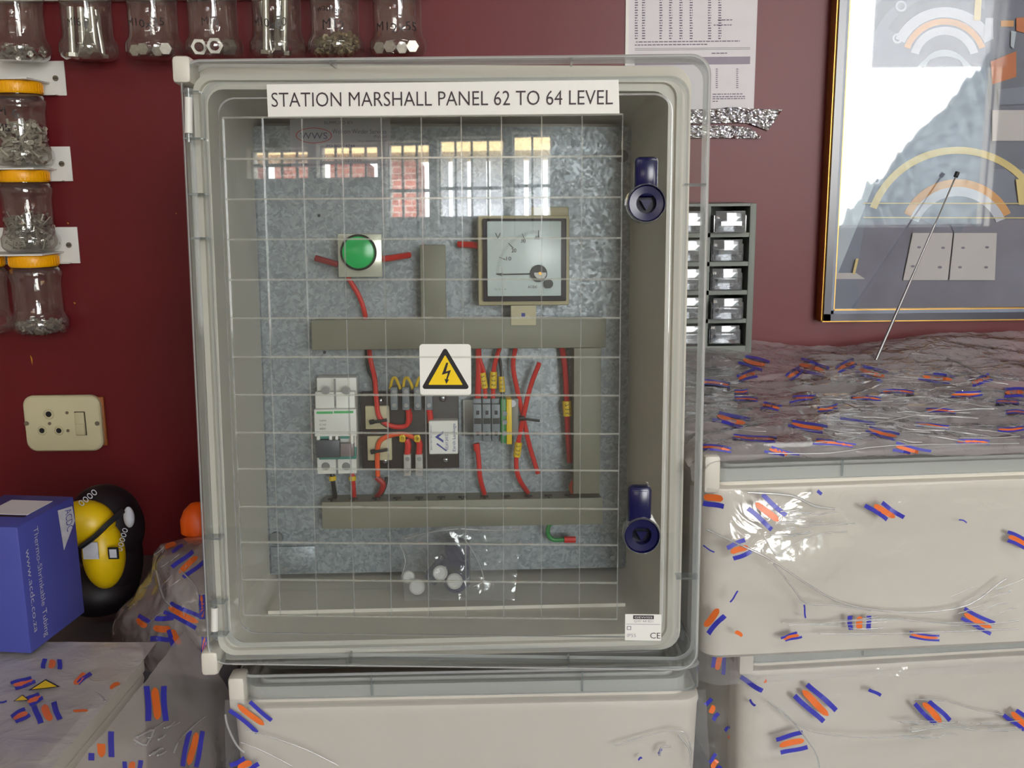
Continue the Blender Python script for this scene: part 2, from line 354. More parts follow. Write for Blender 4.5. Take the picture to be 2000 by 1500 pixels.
def door_mb(full=True):
    mb = MB(); w, h = DW / 2, DH / 2; cx = DW / 2
    # outer skirt and rim
    mb.loops([(w, h, .018, .0265), (w, h, .018, .002)], 1, False, False, 6, cx, DZ)
    mb.loops([(w, h, .018, .002), (w - .0015, h - .0015, .0175, 0), (w - .0024, h - .0024, .017, 0)], 2, False, False, 6, cx, DZ)
    mb.loops([(w - .0024, h - .0024, .017, 0), (w - .004, h - .004, .017, 0)], 1, False, False, 6, cx, DZ)
    mb.loops([(w - .0035, h - .0035, .0165, .0258), (w - .0035, h - .0035, .0165, .0265), (w, h, .018, .0265)], 2, False, False, 6, cx, DZ)
    mb.loops([(w - .004, h - .004, .017, 0), (w - .019, h - .019, .017, 0)], 0, False, False, 6, cx, DZ)
    mb.loops([(w - .019, h - .019, .017, 0), (w - .0205, h - .0205, .017, .004), (w - .0225, h - .0225, .017, .004)], 1, False, False, 6, cx, DZ)
    mb.loops([(w - .0225, h - .0225, .017, .004), (w - .033, h - .033, .016, .004)], 0, False, False, 6, cx, DZ)
    mb.loops([(w - .033, h - .033, .016, .004), (w - .0345, h - .0345, .015, -.003)], 1, False, False, 6, cx, DZ)
    mb.loops([(w - .0345, h - .0345, .015, -.003), (w - .036, h - .036, .015, -.0045)], 2, False, False, 6, cx, DZ)
    mb.loops([(w - .036, h - .036, .015, -.0045), (w - .1, h - .1, .012, -.0045)], 0, False, True, 6, cx, DZ)
    # stiffening ribs in the skirt channel
    for x in (.137, .352):
        for s in (1, -1): mb.box((x - .0009, .0006, DZ + s * (h - .006)), (x + .0009, .025, DZ + s * (h - .0008)), 1)
    for z in (.17, .13, -.155): mb.box((.001, .0006, z - .0009), (.018, .015, z + .0009), 1)
    for z in (.176, -.19): mb.box((DW - .022, .0006, z - .0009), (DW - .001, .015, z + .0009), 1)
    return mb
def place_enclosure(mw, label, cat='enclosure', group=None, opened=0.0):
    r = empty('electrical_enclosure', mw, label, cat, group)
    b = BODY.build('body', [PLAST, WHITEP], r) if isinstance(BODY, MB) else None
    d = DOOR.build('door', [DOORC, EDGEC, EDGEW], r, mw=M.Translation(DOFF) @ M.Rotation(R_(-opened), 4, 'Z'))
    return r, b, d
BODY = body_mb(); DOOR = door_mb()
MAINW = M.Translation(V((-.0653769, .95, 1.2729358))) @ M.Rotation(R_(2.8884), 4, 'Z') @ M.Rotation(R_(-3.2741), 4, 'X') @ M.Rotation(R_(.53492), 4, 'Y')
main, mbody, mdoor = place_enclosure(MAINW, 'light grey wall enclosure standing upright with clear door and wired components inside', 'enclosure', None, 5.176)
DOORW = MAINW @ mdoor.matrix_local.copy() if False else MAINW @ M.Translation(DOFF) @ M.Rotation(R_(-5.176), 4, 'Z')
def local(mw, px, py, yl):
    o = mw @ V((0, yl, 0)); n = (mw.to_3x3() @ V((0, 1, 0))).normalized()
    p = mw.inverted() @ atP(px, py, o, n); return p
PD = .160                                    # mounting plate front
def bl(px, py, d=0.0): return local(MAINW, px, py, PD - d)
def dl(px, py, d=0.0): return local(DOORW, px, py, -.0045 - d)
XD, ZD = V((1, 0, 0)), V((0, 0, 1))
# moulded lines on the pane
mb = MB()
ys = [228, 309, 388, 467, 546, 621, 697, 771, 845, 916, 990, 1060, 1133, 1203]
zs = [dl(700, y, 0).z for y in ys]; xa = dl(436, 240).x; xb = dl(1216, 225).x
z0, z1 = dl(700, 1203).z, dl(700, 228).z
for i, z in enumerate(zs): mb.box((xa, -.0062, z - .00085), (xb if i else xb, -.0045, z + .00085))
for i in range(11):
    x = xa + (xb - xa) * i / 10; mb.box((x - .00055, -.006, z0), (x + .00055, -.0045, z1), 1)
tag(mb.build('moulded_grid', [RIDGE, RIDGEV], mdoor, smooth=False), 'fine square grid moulded on the clear pane')
# door handles
def handle(px, py, bx, by, up=True):
    mb = MB(); c = dl(px, py, .016); r = .0178
    q = lambda rr, h: (rr, -.0205 - h)
    o = V((c.x, 0, c.z))
    mb.lathe(o, [(r * .98, -.0045), (r * 1.0, -.012), (r * .97, -.020), (r * .90, -.0215)], 36, 1, 'Y', False)
    mb.lathe(o, [(r * .90, -.0215), (r * .86, -.0205), (r * .84, -.0185)], 36, 0, 'Y', False)
    mb.lathe(o, [(r * .84, -.0185), (r * .5, -.0180), (r * .46, -.010)], 36, 0, 'Y', False)
    mb.lathe(o, [(r * .46, -.010), (.0004, -.010)], 36, 2, 'Y', True)
    tri = [o + V((r * .33 * math.cos(R_(a)), -.0165, r * .33 * math.sin(R_(a)))) for a in (-90, 30, 150)]
    mb.poly(tri, 0, (0, .007, 0))
    L = dl(bx[0], by[0], .01); Rr = dl(bx[1], by[1], .01)
    mb.box((L.x, -.018, Rr.z - .012), (Rr.x, -.0045, L.z), 0, .004)
    mb.box((L.x + .004, -.0185, Rr.z - .002), (Rr.x - .004, -.0175, L.z - .004), 0, .001)
    return mb.build('door_handle', [NAVY, EDGEC, mat('navy_recess', (10, 10, 50), .3)], mdoor)
handle(1263, 397, (1240, 1285), (306, 358)); handle(1254, 1047, (1227, 1272), (949, 1008))
# title strip
mb = MB(); a, b, c, d = dl(521, 165, .001), dl(1208, 156, .001), dl(1210, 222, .001), dl(524, 229, .001)
mb.poly([d, c, b, a], 0, (0, -.0006, 0))
xd = (c - d).normalized(); t0 = dl(531, 209, .0018); t1 = dl(1197, 204, .0018)
t0.y = t1.y = a.y - .0012
mb.text('STATION MARSHALL PANEL 62 TO 64 LEVEL', t0, (t1 - t0), ZD, (t1 - t0).length, (dl(531, 181, .0018).z - t0.z), 1)
tag(mb.build('title_label', [LABEL, INK], mdoor, smooth=False), 'white strip reading STATION MARSHALL PANEL 62 TO 64 LEVEL')
# high voltage sign
mb = MB(); c = dl(870, 722, .001); hw = (dl(920, 722).x - dl(820, 722).x) / 2
mb.loops([(hw, hw, .003, c.y), (hw, hw, .003, c.y - .0006)], 0, True, True, 4, c.x, c.z)
def rtri(c, R, r, y, mi, mb, dz=0):
    pts = []
    for k, a in enumerate((90, 210, 330)):
        v = V((c.x + (R - r) * math.cos(R_(a)), y, c.z + dz + (R - r) * math.sin(R_(a))))
        for q in range(7): aa = a - 60 + 120 * q / 6; pts.append(v + V((r * math.cos(R_(aa)), 0, r * math.sin(R_(aa)))))
    mb.poly(pts[::-1] if False else pts, mi)
rtri(c, hw * 1.02, hw * .09, c.y - .0008, 1, mb, -hw * .20); rtri(c, hw * .76, hw * .02, c.y - .0010, 2, mb, -hw * .20)
s = hw; bolt = [(.04, .42), (.12, .42), (.02, .05), (.22, .12), (.08, -.28), (.15, -.26), (.03, -.46), (-.04, -.24), (.02, -.27), (.10, .0), (-.14, -.08)]
mb.poly([V((c.x + x * s * 1.0, c.y - .0012, c.z - s * .12 + z * s * .95)) for x, z in bolt], 1)
tag(mb.build('warning_sign', [LABEL, BLACK, YEL], mdoor, smooth=False), 'white square with yellow lightning bolt triangle')
# rating label
mb = MB(); a = dl(1221, 1199, .001); b = dl(1291, 1251, .001); y = a.y
mb.box((a.x, y - .0005, b.z), (b.x, y, a.z)); w = b.x - a.x; h = a.z - b.z
def T(mb, s, fx, fz, fw, fh, mi): mb.text(s, V((a.x + w * fx, y - .0009, b.z + h * fz)), XD, ZD, w * fw, h * fh, mi)
mb.box((a.x + w * .22, y - .0008, b.z + h * .82), (a.x + w * .79, y - .0005, b.z + h * .96), 1); mb.text('GEWISS', V((a.x + w * .26, y - .001, b.z + h * .855)), XD, ZD, w * .49, h * .07, 0)
T(mb, 'GW 44 821', .25, .70, .52, .09, 2); mb.box((a.x + w * .03, y - .0007, b.z + h * .615), (a.x + w * .97, y - .0005, b.z + h * .63), 2)
mb.box((a.x + w * .05, y - .0007, b.z + h * .40), (a.x + w * .17, y - .0005, b.z + h * .55), 2); mb.box((a.x + w * .075, y - .0008, b.z + h * .43), (a.x + w * .145, y - .0006, b.z + h * .52), 0)
T(mb, 'IP55', .06, .13, .24, .13, 2); T(mb, 'CE', .70, .09, .28, .22, 1)
mb.build('rating_label', [LABEL, INK, mat('grey_ink', (150, 148, 158), .6)], mdoor, smooth=False)
# hinge pins on the skirt
for (px, y0, y1) in ((368, 190, 260), (419, 1187, 1232)):
    mb = MB(); a = dl(px, y0, 0); b = dl(px, y1, 0)
    mb.cyl((a.x, -.004, a.z), (b.x, -.004, b.z), .0036, n=14); mb.cyl((a.x, -.004, a.z + .008), (a.x, -.004, a.z), .0025, n=12, mi=1); mb.cyl((b.x, -.004, b.z), (b.x, -.004, b.z - .008), .0025, n=12, mi=1)
    mb.box((a.x - .006, -.006, a.z + .004), (a.x + .010, .006, a.z + .0055), 2); mb.box((a.x - .006, -.006, b.z - .0055), (a.x + .010, .006, b.z - .004), 2)
    mb.build('hinge_pin', [WHITEP, EDGEC, EDGEC], mdoor)
# ---------------- mounting plate and contents
mb = MB(); PW = .4111 / 2
zt, zb = .2515, -.2514
mb.box((-PW, PD, zb), (PW, PD + .002, zt)); mb.box((-PW - .001, PD, zb), (-PW + .001, PD + .012, zt)); mb.box((PW - .001, PD, zb), (PW + .001, PD + .012, zt)); 
for (px, py) in ((623, 421), (634, 688)): p = bl(px, py); mb.cyl((p.x, PD + .001, p.z), (p.x, PD - .0004, p.z), .0018, n=12, mi=1)
for (px, py, r) in ((541, 1050, .0075),): p = bl(px, py); mb.cyl((p.x, PD + .001, p.z), (p.x, PD - .006, p.z), r, n=20, mi=2)
p = bl(560, 1110); mb.cyl((p.x, PD, p.z), (p.x, PD - .004, p.z), .003, n=12, mi=3); p = bl(1195, 1088); mb.cyl((p.x, PD, p.z), (p.x, PD - .004, p.z), .003, n=12, mi=3)
p = bl(570, 1094); mb.box((-PW + .002, PD - .003, zb + .002), (bl(617, 1100).x, PD, bl(570, 1066).z), 0, .001)
# right hand keyhole slots
p = bl(1222, 305); mb.cyl((p.x - .004, PD - .0004, p.z), (p.x - .004, PD + .001, p.z), .007, n=16, mi=1)
for sz in (zt - .02, zb + .02):
    for sx in (-PW + .02, PW - .02): mb.cyl((sx, PD, sz), (sx, BD - .005, sz), .005, n=12, mi=2)
mb.build('mounting_plate', [GALV, BLACK, mat('dull_zinc', (120, 122, 122), .5, .5), STEEL], main)
# supplier notice
mb = MB(); a = bl(566, 232); b = bl(764, 328); y = PD - .0008; w = b.x - a.x; h = a.z - b.z
mb.box((a.x, y, b.z), (b.x, PD - .0001, a.z))
def T2(s, fx, fz, fw, fh, mi): mb.text(s, V((a.x + w * fx, y - .0004, b.z + h * fz)), XD, ZD, w * fw, h * fh, mi)
T2('SUPPLIED BY:', .34, .89, .30, .06, 1)
ec = V((a.x + w * .235, y - .0003, b.z + h * .66)); n = 40; ring = []
for k in range(n):
    a0 = 2 * math.pi * k / n; a1 = 2 * math.pi * (k + 1) / n; rx, rz = w * .18, h * .16
    mb.add([ec + V((rx * math.cos(a0), 0, rz * math.sin(a0))), ec + V((rx * math.cos(a1), 0, rz * math.sin(a1))), ec + V((rx * .95 * math.cos(a1), 0, rz * .91 * math.sin(a1))), ec + V((rx * .95 * math.cos(a0), 0, rz * .91 * math.sin(a0)))], [[0, 1, 2, 3]], 2)
T2('WWS', .10, .59, .27, .13, 1); T2('Welkom Winder Services', .42, .70, .54, .09, 1); T2('(Pty) Ltd', .83, .60, .13, .07, 1); T2('Reg. 2000/001234/07', .68, .53, .28, .03, 1)
T2('PO BOX 4744', .36, .42, .28, .06, 1); T2('WELKOM 9460', .36, .30, .28, .05, 1); T2('TEL: 057 352 1328', .30, .21, .40, .05, 1); T2('FAX: 057 352 1339', .30, .13, .40, .05, 1); T2('WINDERS MANUFACTURE AND CONTROL SYSTEMS', .10, .04, .86, .045, 1)
mb.build('supplier_notice', [mat('grey_notice_paper', (178, 176, 184), .6, 0, .02), mat('notice_ink', (70, 66, 100), .6), REDI], main, smooth=False)
# cable trunking
TD = .036
def trunk(a, b, name='trunking', slots=None):
    mb = MB(); A = bl(*a, TD); B = bl(*b, TD)
    mb.box((A.x, PD - TD, B.z), (B.x, PD - TD + .003, A.z), 0, .001); mb.box((A.x + .001, PD - TD + .003, B.z + .001), (B.x - .001, PD, A.z - .001), 0)
    if slots:
        for px in slots:
            s = bl(px, 966, TD * .45); mb.box((s.x - .0045, PD - TD + .013, A.z - .0012), (s.x + .0045, PD - TD + .018, A.z + .0003), 1); mb.box((s.x - .001, PD - TD + .005, A.z - .0012), (s.x + .001, PD - TD + .014, A.z + .0003), 1)
    return mb.build(name, [TRUNK, DK], main)
trunk((607, 625), (1183, 679))
trunk((820, 478), (872, 622)); trunk((1121, 680), (1172, 964))
trunk((628, 981), (1177, 1024), slots=(650, 692, 735, 776, 819, 862, 903, 946, 988, 1031, 1070, 1110))
# slots along upper trunk top
# green pilot lamp
mb = MB(); a = bl(659, 457, .035); b = bl(747, 541, .035); y = PD - .035
mb.box((a.x, y, b.z), (b.x, y + .004, a.z), 0, .001); mb.box((a.x + .004, y + .004, b.z + .004), (b.x - .004, PD, a.z - .004), 1)
c = bl(700, 493, .04); o = V((c.x, 0, c.z)); r = .0178
mb.lathe(o, [(r * 1.08, y), (r * 1.08, y - .005), (r * .98, y - .006)], 36, 1, 'Y', False); mb.lathe(o, [(r * .98, y - .006), (r * .93, y - .010), (r * .6, y - .0115), (.0005, y - .012)], 36, 2, 'Y', True)
mb.build('pilot_lamp', [mat('clear_lamp_bezel', (214, 214, 196), .18, .35, .15, 60), BLACK, GREEN], main)
# voltmeter
mb = MB(); dp = .045; y = PD - dp
def mbx(a, b, d0, d1, mi, bev=.0006): A = bl(*a, d1); B = bl(*b, d1); mb.box((A.x, PD - d1, B.z), (B.x, PD - d0, A.z), mi, bev)
mbx((933, 421), (1112, 596), .0, .036, 0, .002); mbx((1037, 404), (1111, 424), 0, .030, 0, .001)
mbx((943, 427), (1106, 588), .036, .042, 1, .001); mbx((951, 432), (1096, 578), .042, .0455, 2, .001)
vm = mb.build('voltmeter', [BEIGE, mat('meter_frame', (52, 46, 56), .4), mat('meter_face', (214, 226, 226), .25, 0, .01), INK], main)
mb = MB(); y = PD - .0462
def vp(px, py): q = bl(px, py, .0462); return V((q.x, y, q.z))
piv = vp(1052, 534)
for k in range(41):
    a = R_(180 - 90 * k / 40); rr = .0458; l = .0032 if k % 10 else .0075
    p0 = piv + V((rr * math.cos(a), 0, rr * math.sin(a))); p1 = piv + V(((rr - l) * math.cos(a), 0, (rr - l) * math.sin(a))); w_ = V((math.sin(a), 0, -math.cos(a))) * (.0001 if k % 10 else .00035)
    mb.add([p0 - w_, p0 + w_, p1 + w_, p1 - w_], [[0, 1, 2, 3]], 0)
for s, px, py in (('10', 989, 509), ('20', 999, 493), ('30', 1017, 474), ('40', 1044, 468)):
    mb.text(s, vp(px, py), XD, ZD, .0052, .0042, 0)
mb.text('V', vp(967, 467), XD, ZD, .006, .0066, 0); mb.text('AC/DC', vp(1031, 563), XD, ZD, .010, .0028, 0)
mb.text('CL.1.5  +  #', vp(966, 567), XD, ZD, .012, .0022, 0)
mb.build('scale', [INK], vm, smooth=False)
mb = MB(); y -= .0006
q0, q1 = vp(968, 536), vp(1035, 535)
mb.add([q0, q0 + V((.007, 0, .0016)), q0 + V((.007, 0, .0007)), q1 + V((0, 0, .0008)), q1 - V((0, 0, .0008)), q0 + V((.007, 0, -.0007)), q0 + V((.007, 0, -.0016))], [[0, 1, 2, 3, 4, 5, 6]], 0)
mb.cyl(piv, piv + V((0, -.0015, 0)), .0092, n=24, mi=0); mb.cyl(piv + V((.0015, -.0015, -.0005)), piv + V((.0015, -.0022, 0)), .0066, n=24, mi=1); mb.cyl(piv + V((.0015, -.0022, 0)), piv + V((.0015, -.0032, 0)), .0018, n=12, mi=2)
p = vp(1071, 554); mb.cyl(p, p + V((0, -.004, 0)), .0048, n=20, mi=0)
mb.build('needle_and_pivot', [BLACK, LABEL, GOLD], vm)
mb = MB(); a = bl(998, 597, .038); b = bl(1047, 635, .038); mb.box((a.x, PD - .038, b.z), (b.x, PD - .0372, a.z)); c = bl(1022, 615, .038); mb.box((c.x - .002, PD - .0384, c.z - .002), (c.x + .002, PD - .038, c.z + .002), 1)
mb.build('meter_tag', [BEIGE, BLUEI], main, smooth=False)
# circuit breaker
mb = MB()
mbx((615, 766), (697, 925), 0, .040, 0, .001); mbx((618, 738), (697, 770), 0, .028, 0, .001)
mbx((613, 800), (697, 852), .040, .050, 0, .001); mbx((622, 875), (696, 897), .036, .043, 3, .001)
for px in (636, 676):
    for py in (763, 911): p = bl(px, py, .041); mb.cyl((p.x, PD - .036, p.z), (p.x, PD - .0412, p.z), .0045, n=18, mi=2)
mbx((655.5, 740), (656.8, 925), .040, .0405, 2, 0)
A = bl(618, 804, .0505); B = bl(650, 808, .0505); mb.box((A.x, PD - .0505, B.z), (B.x, PD - .05, A.z), 1); A = bl(652, 803, .0505); B = bl(690, 807, .0505); mb.box((A.x, PD - .0505, B.z), (B.x, PD - .05, A.z), 1)
for px in (622, 646, 658, 688): A = bl(px - 4, 850, .05); B = bl(px + 3, 876, .05); mb.box((A.x, PD - .05, B.z), (B.x, PD - .036, A.z), 0, .001)
for px in (634, 673): A = bl(px - 9, 851, .049); B = bl(px + 10, 857, .049); mb.box((A.x, PD - .048, B.z), (B.x, PD - .04, A.z), 3)
for k, yy in enumerate((820, 828, 836)): p = bl(624, yy + 3, .0505); mb.text('C60N C10 400V'.split()[k], V((p.x, PD - .0508, p.z)), XD, ZD, .007, .0018, 4)
br = mb.build('circuit_breaker', [WHITEP, GRNP, STEEL, mat('breaker_teal', (70, 140, 128), .5), INK], main)
mb = MB(); mbx((617, 860), (664, 894), .043, .052, 0, .001); mbx((664, 866), (692, 892), .043, .050, 1, .001)
mb.build('toggle', [mat('toggle_grey', (70, 74, 80), .4), mat('toggle_light', (130, 118, 118), .4)], br)
# dark board with terminals
mb = MB(); mbx((704, 768), (897, 914), 0, .018, 0, .001)
board = mb.build('terminal_board', DK, main)
for (a, b) in (((713, 793), (761, 838)), ((717, 852), (766, 899))):
    mb = MB(); mbx(a, b, .018, .023, 0, .001); mb.build('cable_tie_base', BEIGE, board)
for (px, py) in ((743, 783), (865, 778), (752, 900), (871, 898)):
    mb = MB(); p = bl(px, py, .019); mb.lathe(V((p.x, 0, p.z)), [(.0042, PD - .018), (.0038, PD - .0195), (.002, PD - .021), (.0004, PD - .0213)], 16, 0, 'Y'); mb.box((p.x - .003, PD - .0215, p.z - .0004), (p.x + .003, PD - .0205, p.z + .0004), 1)
    mb.build('screw', [STEEL, BLACK], board)
for px in (770, 793, 816, 838):
    mb = MB(); mbx((px - 8, 757), (px + 7, 801), .018, .032, 0, .001)
    for py in (765, 792): p = bl(px, py, .033); mb.cyl((p.x, PD - .032, p.z), (p.x, PD - .0325, p.z), .0025, n=12, mi=1)
    mb.build('terminal_block', [GREY, STEEL], board)
for px in (796, 819):
    mb = MB(); mbx((px - 8, 888), (px + 7, 930), .018, .030, 0, .001)
    for py in (897, 920): p = bl(px, py, .031); mb.cyl((p.x, PD - .030, p.z), (p.x, PD - .0305, p.z), .0025, n=12, mi=1)
    mb.build('terminal_block', [mat('pale_terminal', (176, 172, 166), .45), STEEL], board)
mb = MB(); mbx((837, 822), (895, 887), .018, .036, 0, .0015); y = PD - .0364
a = bl(837, 887, .0364); b = bl(895, 822, .0364); w = b.x - a.x; h = b.z - a.z
P2 = lambda fx, fz: V((a.x + w * fx, y, a.z + h * fz))
mb.text('Earth Leakage', P2(.93, .08), ZD, -XD, h * .84, w * .13, 1); mb.text('RELAY 24V DC', P2(.66, .12), ZD, -XD, h * .55, w * .10, 1); mb.text('SAFETY FIRST TEST MONTHLY', P2(.12, .12), ZD, -XD, h * .76, w * .05, 1)
mb.poly([P2(.22, .52), P2(.50, .34), P2(.50, .42), P2(.34, .52), P2(.50, .62), P2(.50, .70)], 1); mb.poly([P2(.26, .30), P2(.58, .08), P2(.62, .1), P2(.30, .33)], 1)
tag(mb.build('relay', [LABEL, BLUEI], board, smooth=False), 'white relay cover with blue lettering')
# din terminals
mb = MB(); mbx((903, 781), (1012, 850), 0, .006, 0, .0005); rail = mb.build('din_rail', mat('rail_zinc', (150, 152, 150), .35, .7), main)
for k, px in enumerate((924, 942, 960)):
    mb = MB(); mbx((px, 779), (px + 17, 862), .006, .026, 0, .0008); mbx((px, 790), (px + 17, 850), .026, .036, 0, .0008)
    mbx((px + 2, 817), (px + 16, 828), .034, .0364, 1, 0)
    for py in (806, 847): mbx((px + 6, py - 4), (px + 12, py + 4), .034, .0364, 1, 0)
    mb.build('terminal', [GREY, BLACK], rail)
mb = MB(); mbx((978, 780), (989, 866), .006, .034, 0, .0008); mbx((989, 780), (1000, 868), .006, .036, 1, .0008)
for py in (808, 825, 847): p = bl(986, py, .037); mb.cyl((p.x, PD - .034, p.z), (p.x, PD - .0365, p.z), .0028, n=14, mi=2)
tag(mb.build('earth_terminal', [GRNW, YELW, GREY], rail), 'green and yellow striped earth terminal')
mb = MB(); mbx((998, 779), (1013, 852), .006, .026, 0, .001); p = bl(1001, 788, .028); mb.cyl((p.x, PD - .026, p.z), (p.x, PD - .0285, p.z), .004, n=16, mi=1); mb.build('end_clamp', [mat('clamp_grey', (134, 134, 130), .5), STEEL], rail)
mb = MB(); p = bl(911, 793); mb.cyl((p.x, PD, p.z), (p.x, PD - .004, p.z), .004, n=16); mb.build('screw', BLACK, main)
# wires
def wire(pts, r=.0024, m=REDW, d=.02, name='wire', sleeves=(), lab=None):
    P = []
    for p in pts:
        dd = p[2] if len(p) > 2 else d; q = bl(p[0], p[1], dd); P.append(q)
    mb = MB(); mb.tube(P, r, 8, 0, 5)
    w = mb.build(name, m, main)
    if lab: w['label'] = lab
    for (ax, ay, bx, by) in sleeves:
        mb = MB(); A = bl(ax, ay, d + .0005); B = bl(bx, by, d + .0005); mb.cyl(A, B, r * 1.55, n=12)
        dn = (B - A).length; uu = (B - A).normalized(); sd = uu.cross(V((0, -1, 0))).normalized()
        mb.text('7 3 5', A + uu * dn * .15 + V((0, -r * 1.7, 0)) - sd * r * .8, uu, sd, dn * .7, r * 1.6, 1)
        mb.build('wire_marker', [YELW, INK], w)
    return w
wire([(660, 517, .03), (640, 511, .03), (616, 504, .028)], .0034, mat('dark_red_wire', (140, 34, 40), .4)); wire([(746, 506, .03), (770, 503, .024), (800, 498, .012)], .0034)
wire([(675, 535, .02), (686, 552), (702, 580), (712, 610), (716, 640, .01)], .0027)
wire([(895, 477, .012), (915, 478, .016), (936, 480, .02)], .0036)
wire([(720, 672, .012), (724, 705), (732, 740), (735, 780), (740, 812), (755, 828), (778, 834), (796, 828), (797, 800)], .0027, REDW, .027)
wire([(716, 680, .01), (720, 720), (730, 745), (733, 790), (741, 822), (765, 838)], .0024, BLKW, .021)
wire([(838, 799), (840, 812), (841, 826)], .0034, REDW, .026); wire([(797, 799), (800, 815), (797, 826)], .0034, REDW, .024)
wire([(738, 930), (737, 890), (742, 862), (765, 850), (790, 848), (812, 856)], .0027, ORW, .027)
wire([(795, 890), (797, 868), (793, 858)], .0036, REDW, .026); wire([(818, 890), (819, 866), (812, 856)], .0036, REDW, .026)
for px in (786, 815):
    mb = MB(); p = bl(px, 857, .031)
    for k in range(5): a = k * 1.25; mb.box(p + V((-.0025 + .001 * math.cos(a), -.002, -.002 + .0015 * math.sin(a))), p + V((.0025 + .001 * math.cos(a), .002, .003 + .0015 * math.sin(a))), 0, .0006)
    mb.build('wire_marker', YELW, main)
for (x, y1) in ((741, 823), (743, 881)):
    mb = MB(); a = bl(x - 18, y1 + 2, .029); b = bl(x + 16, y1 - 3, .032); mb.tube([a, (a + b) / 2 + V((0, -.0015, 0)), b], .0018, 8); mb.cyl(a, a + V((.004, -.001, .001)), .0028, n=10); mb.build('cable_tie', BLKW, main)
wire([(735, 932), (748, 945, .024), (744, 960, .02), (736, 970, .01)], .0032, mat('deep_red_wire', (170, 30, 28), .4), .024); wire([(755, 932), (752, 950), (744, 968)], .002, BLKW, .018)
for px, pts in ((770, [(762, 760), (766, 742), (772, 738), (779, 752), (782, 760)]), (795, [(787, 760), (790, 742), (796, 738), (803, 750), (806, 760)]), (818, [(812, 760), (816, 744), (822, 736), (828, 744)])):
    wire(pts, .0016, YELW, .024, lab='yellow wire loop')
wire([(648, 922), (651, 945), (655, 972, .01)], .0026, BLKW, .026, sleeves=((649, 930, 650, 938),)); wire([(687, 922), (690, 945), (692, 974, .01)], .0026, REDW, .026, sleeves=((688, 930, 689, 938),))
wire([(934, 678, .014), (935, 720), (933, 780)], .0034); wire([(932, 678, .014), (938, 705), (945, 728), (948, 780)], .0024, sleeves=((942, 728, 947, 758),))
wire([(976, 678, .014), (968, 705), (964, 728), (963, 780)], .0026, sleeves=((964, 726, 963, 758),)); wire([(972, 688, .012), (979, 720), (981, 750), (981, 780)], .0022, BLKW, .018, sleeves=((979, 735, 981, 765),))
wire([(1007, 678, .012), (1002, 715), (1010, 760), (1022, 815), (1034, 870), (1051, 925)], .0027, REDW, .02, lab='spare red wire with a free lower end')
wire([(1054, 708), (1036, 755), (1022, 815), (1013, 860), (1008, 905), (1014, 935), (1031, 962, .008)], .0027, REDW, .024, sleeves=((1013, 864, 1009, 892),))
wire([(932, 866), (935, 900), (938, 935), (946, 964, .01)], .0028, REDW, .02); wire([(930, 866), (932, 880)], .0038, REDW, .02)
wire([(1097, 678, .01), (1103, 715), (1107, 780), (1109, 840), (1113, 903)], .0034, mat('deep_red_wire2', (178, 24, 28), .4), .016, sleeves=((1107, 783, 1109, 812),))
wire([(1121, 940, .02), (1116, 950, .018), (1118, 962, .01)], .003, ORW)
mb = MB(); a = bl(1014, 817, .029); b = bl(1054, 822, .03); mb.tube([a, b], .0014, 8, 0, 1); mb.cyl(a, a + V((.006, 0, 0)), .0028, n=10); mb.build('cable_tie', BLKW, main)
wire([(1086, 1020, .01), (1073, 1025), (1070, 1042), (1080, 1054), (1104, 1054)], .0026, GRNW, .02); wire([(1102, 1054), (1124, 1054)], .0038, REDW, .021, name='crimp_lug')
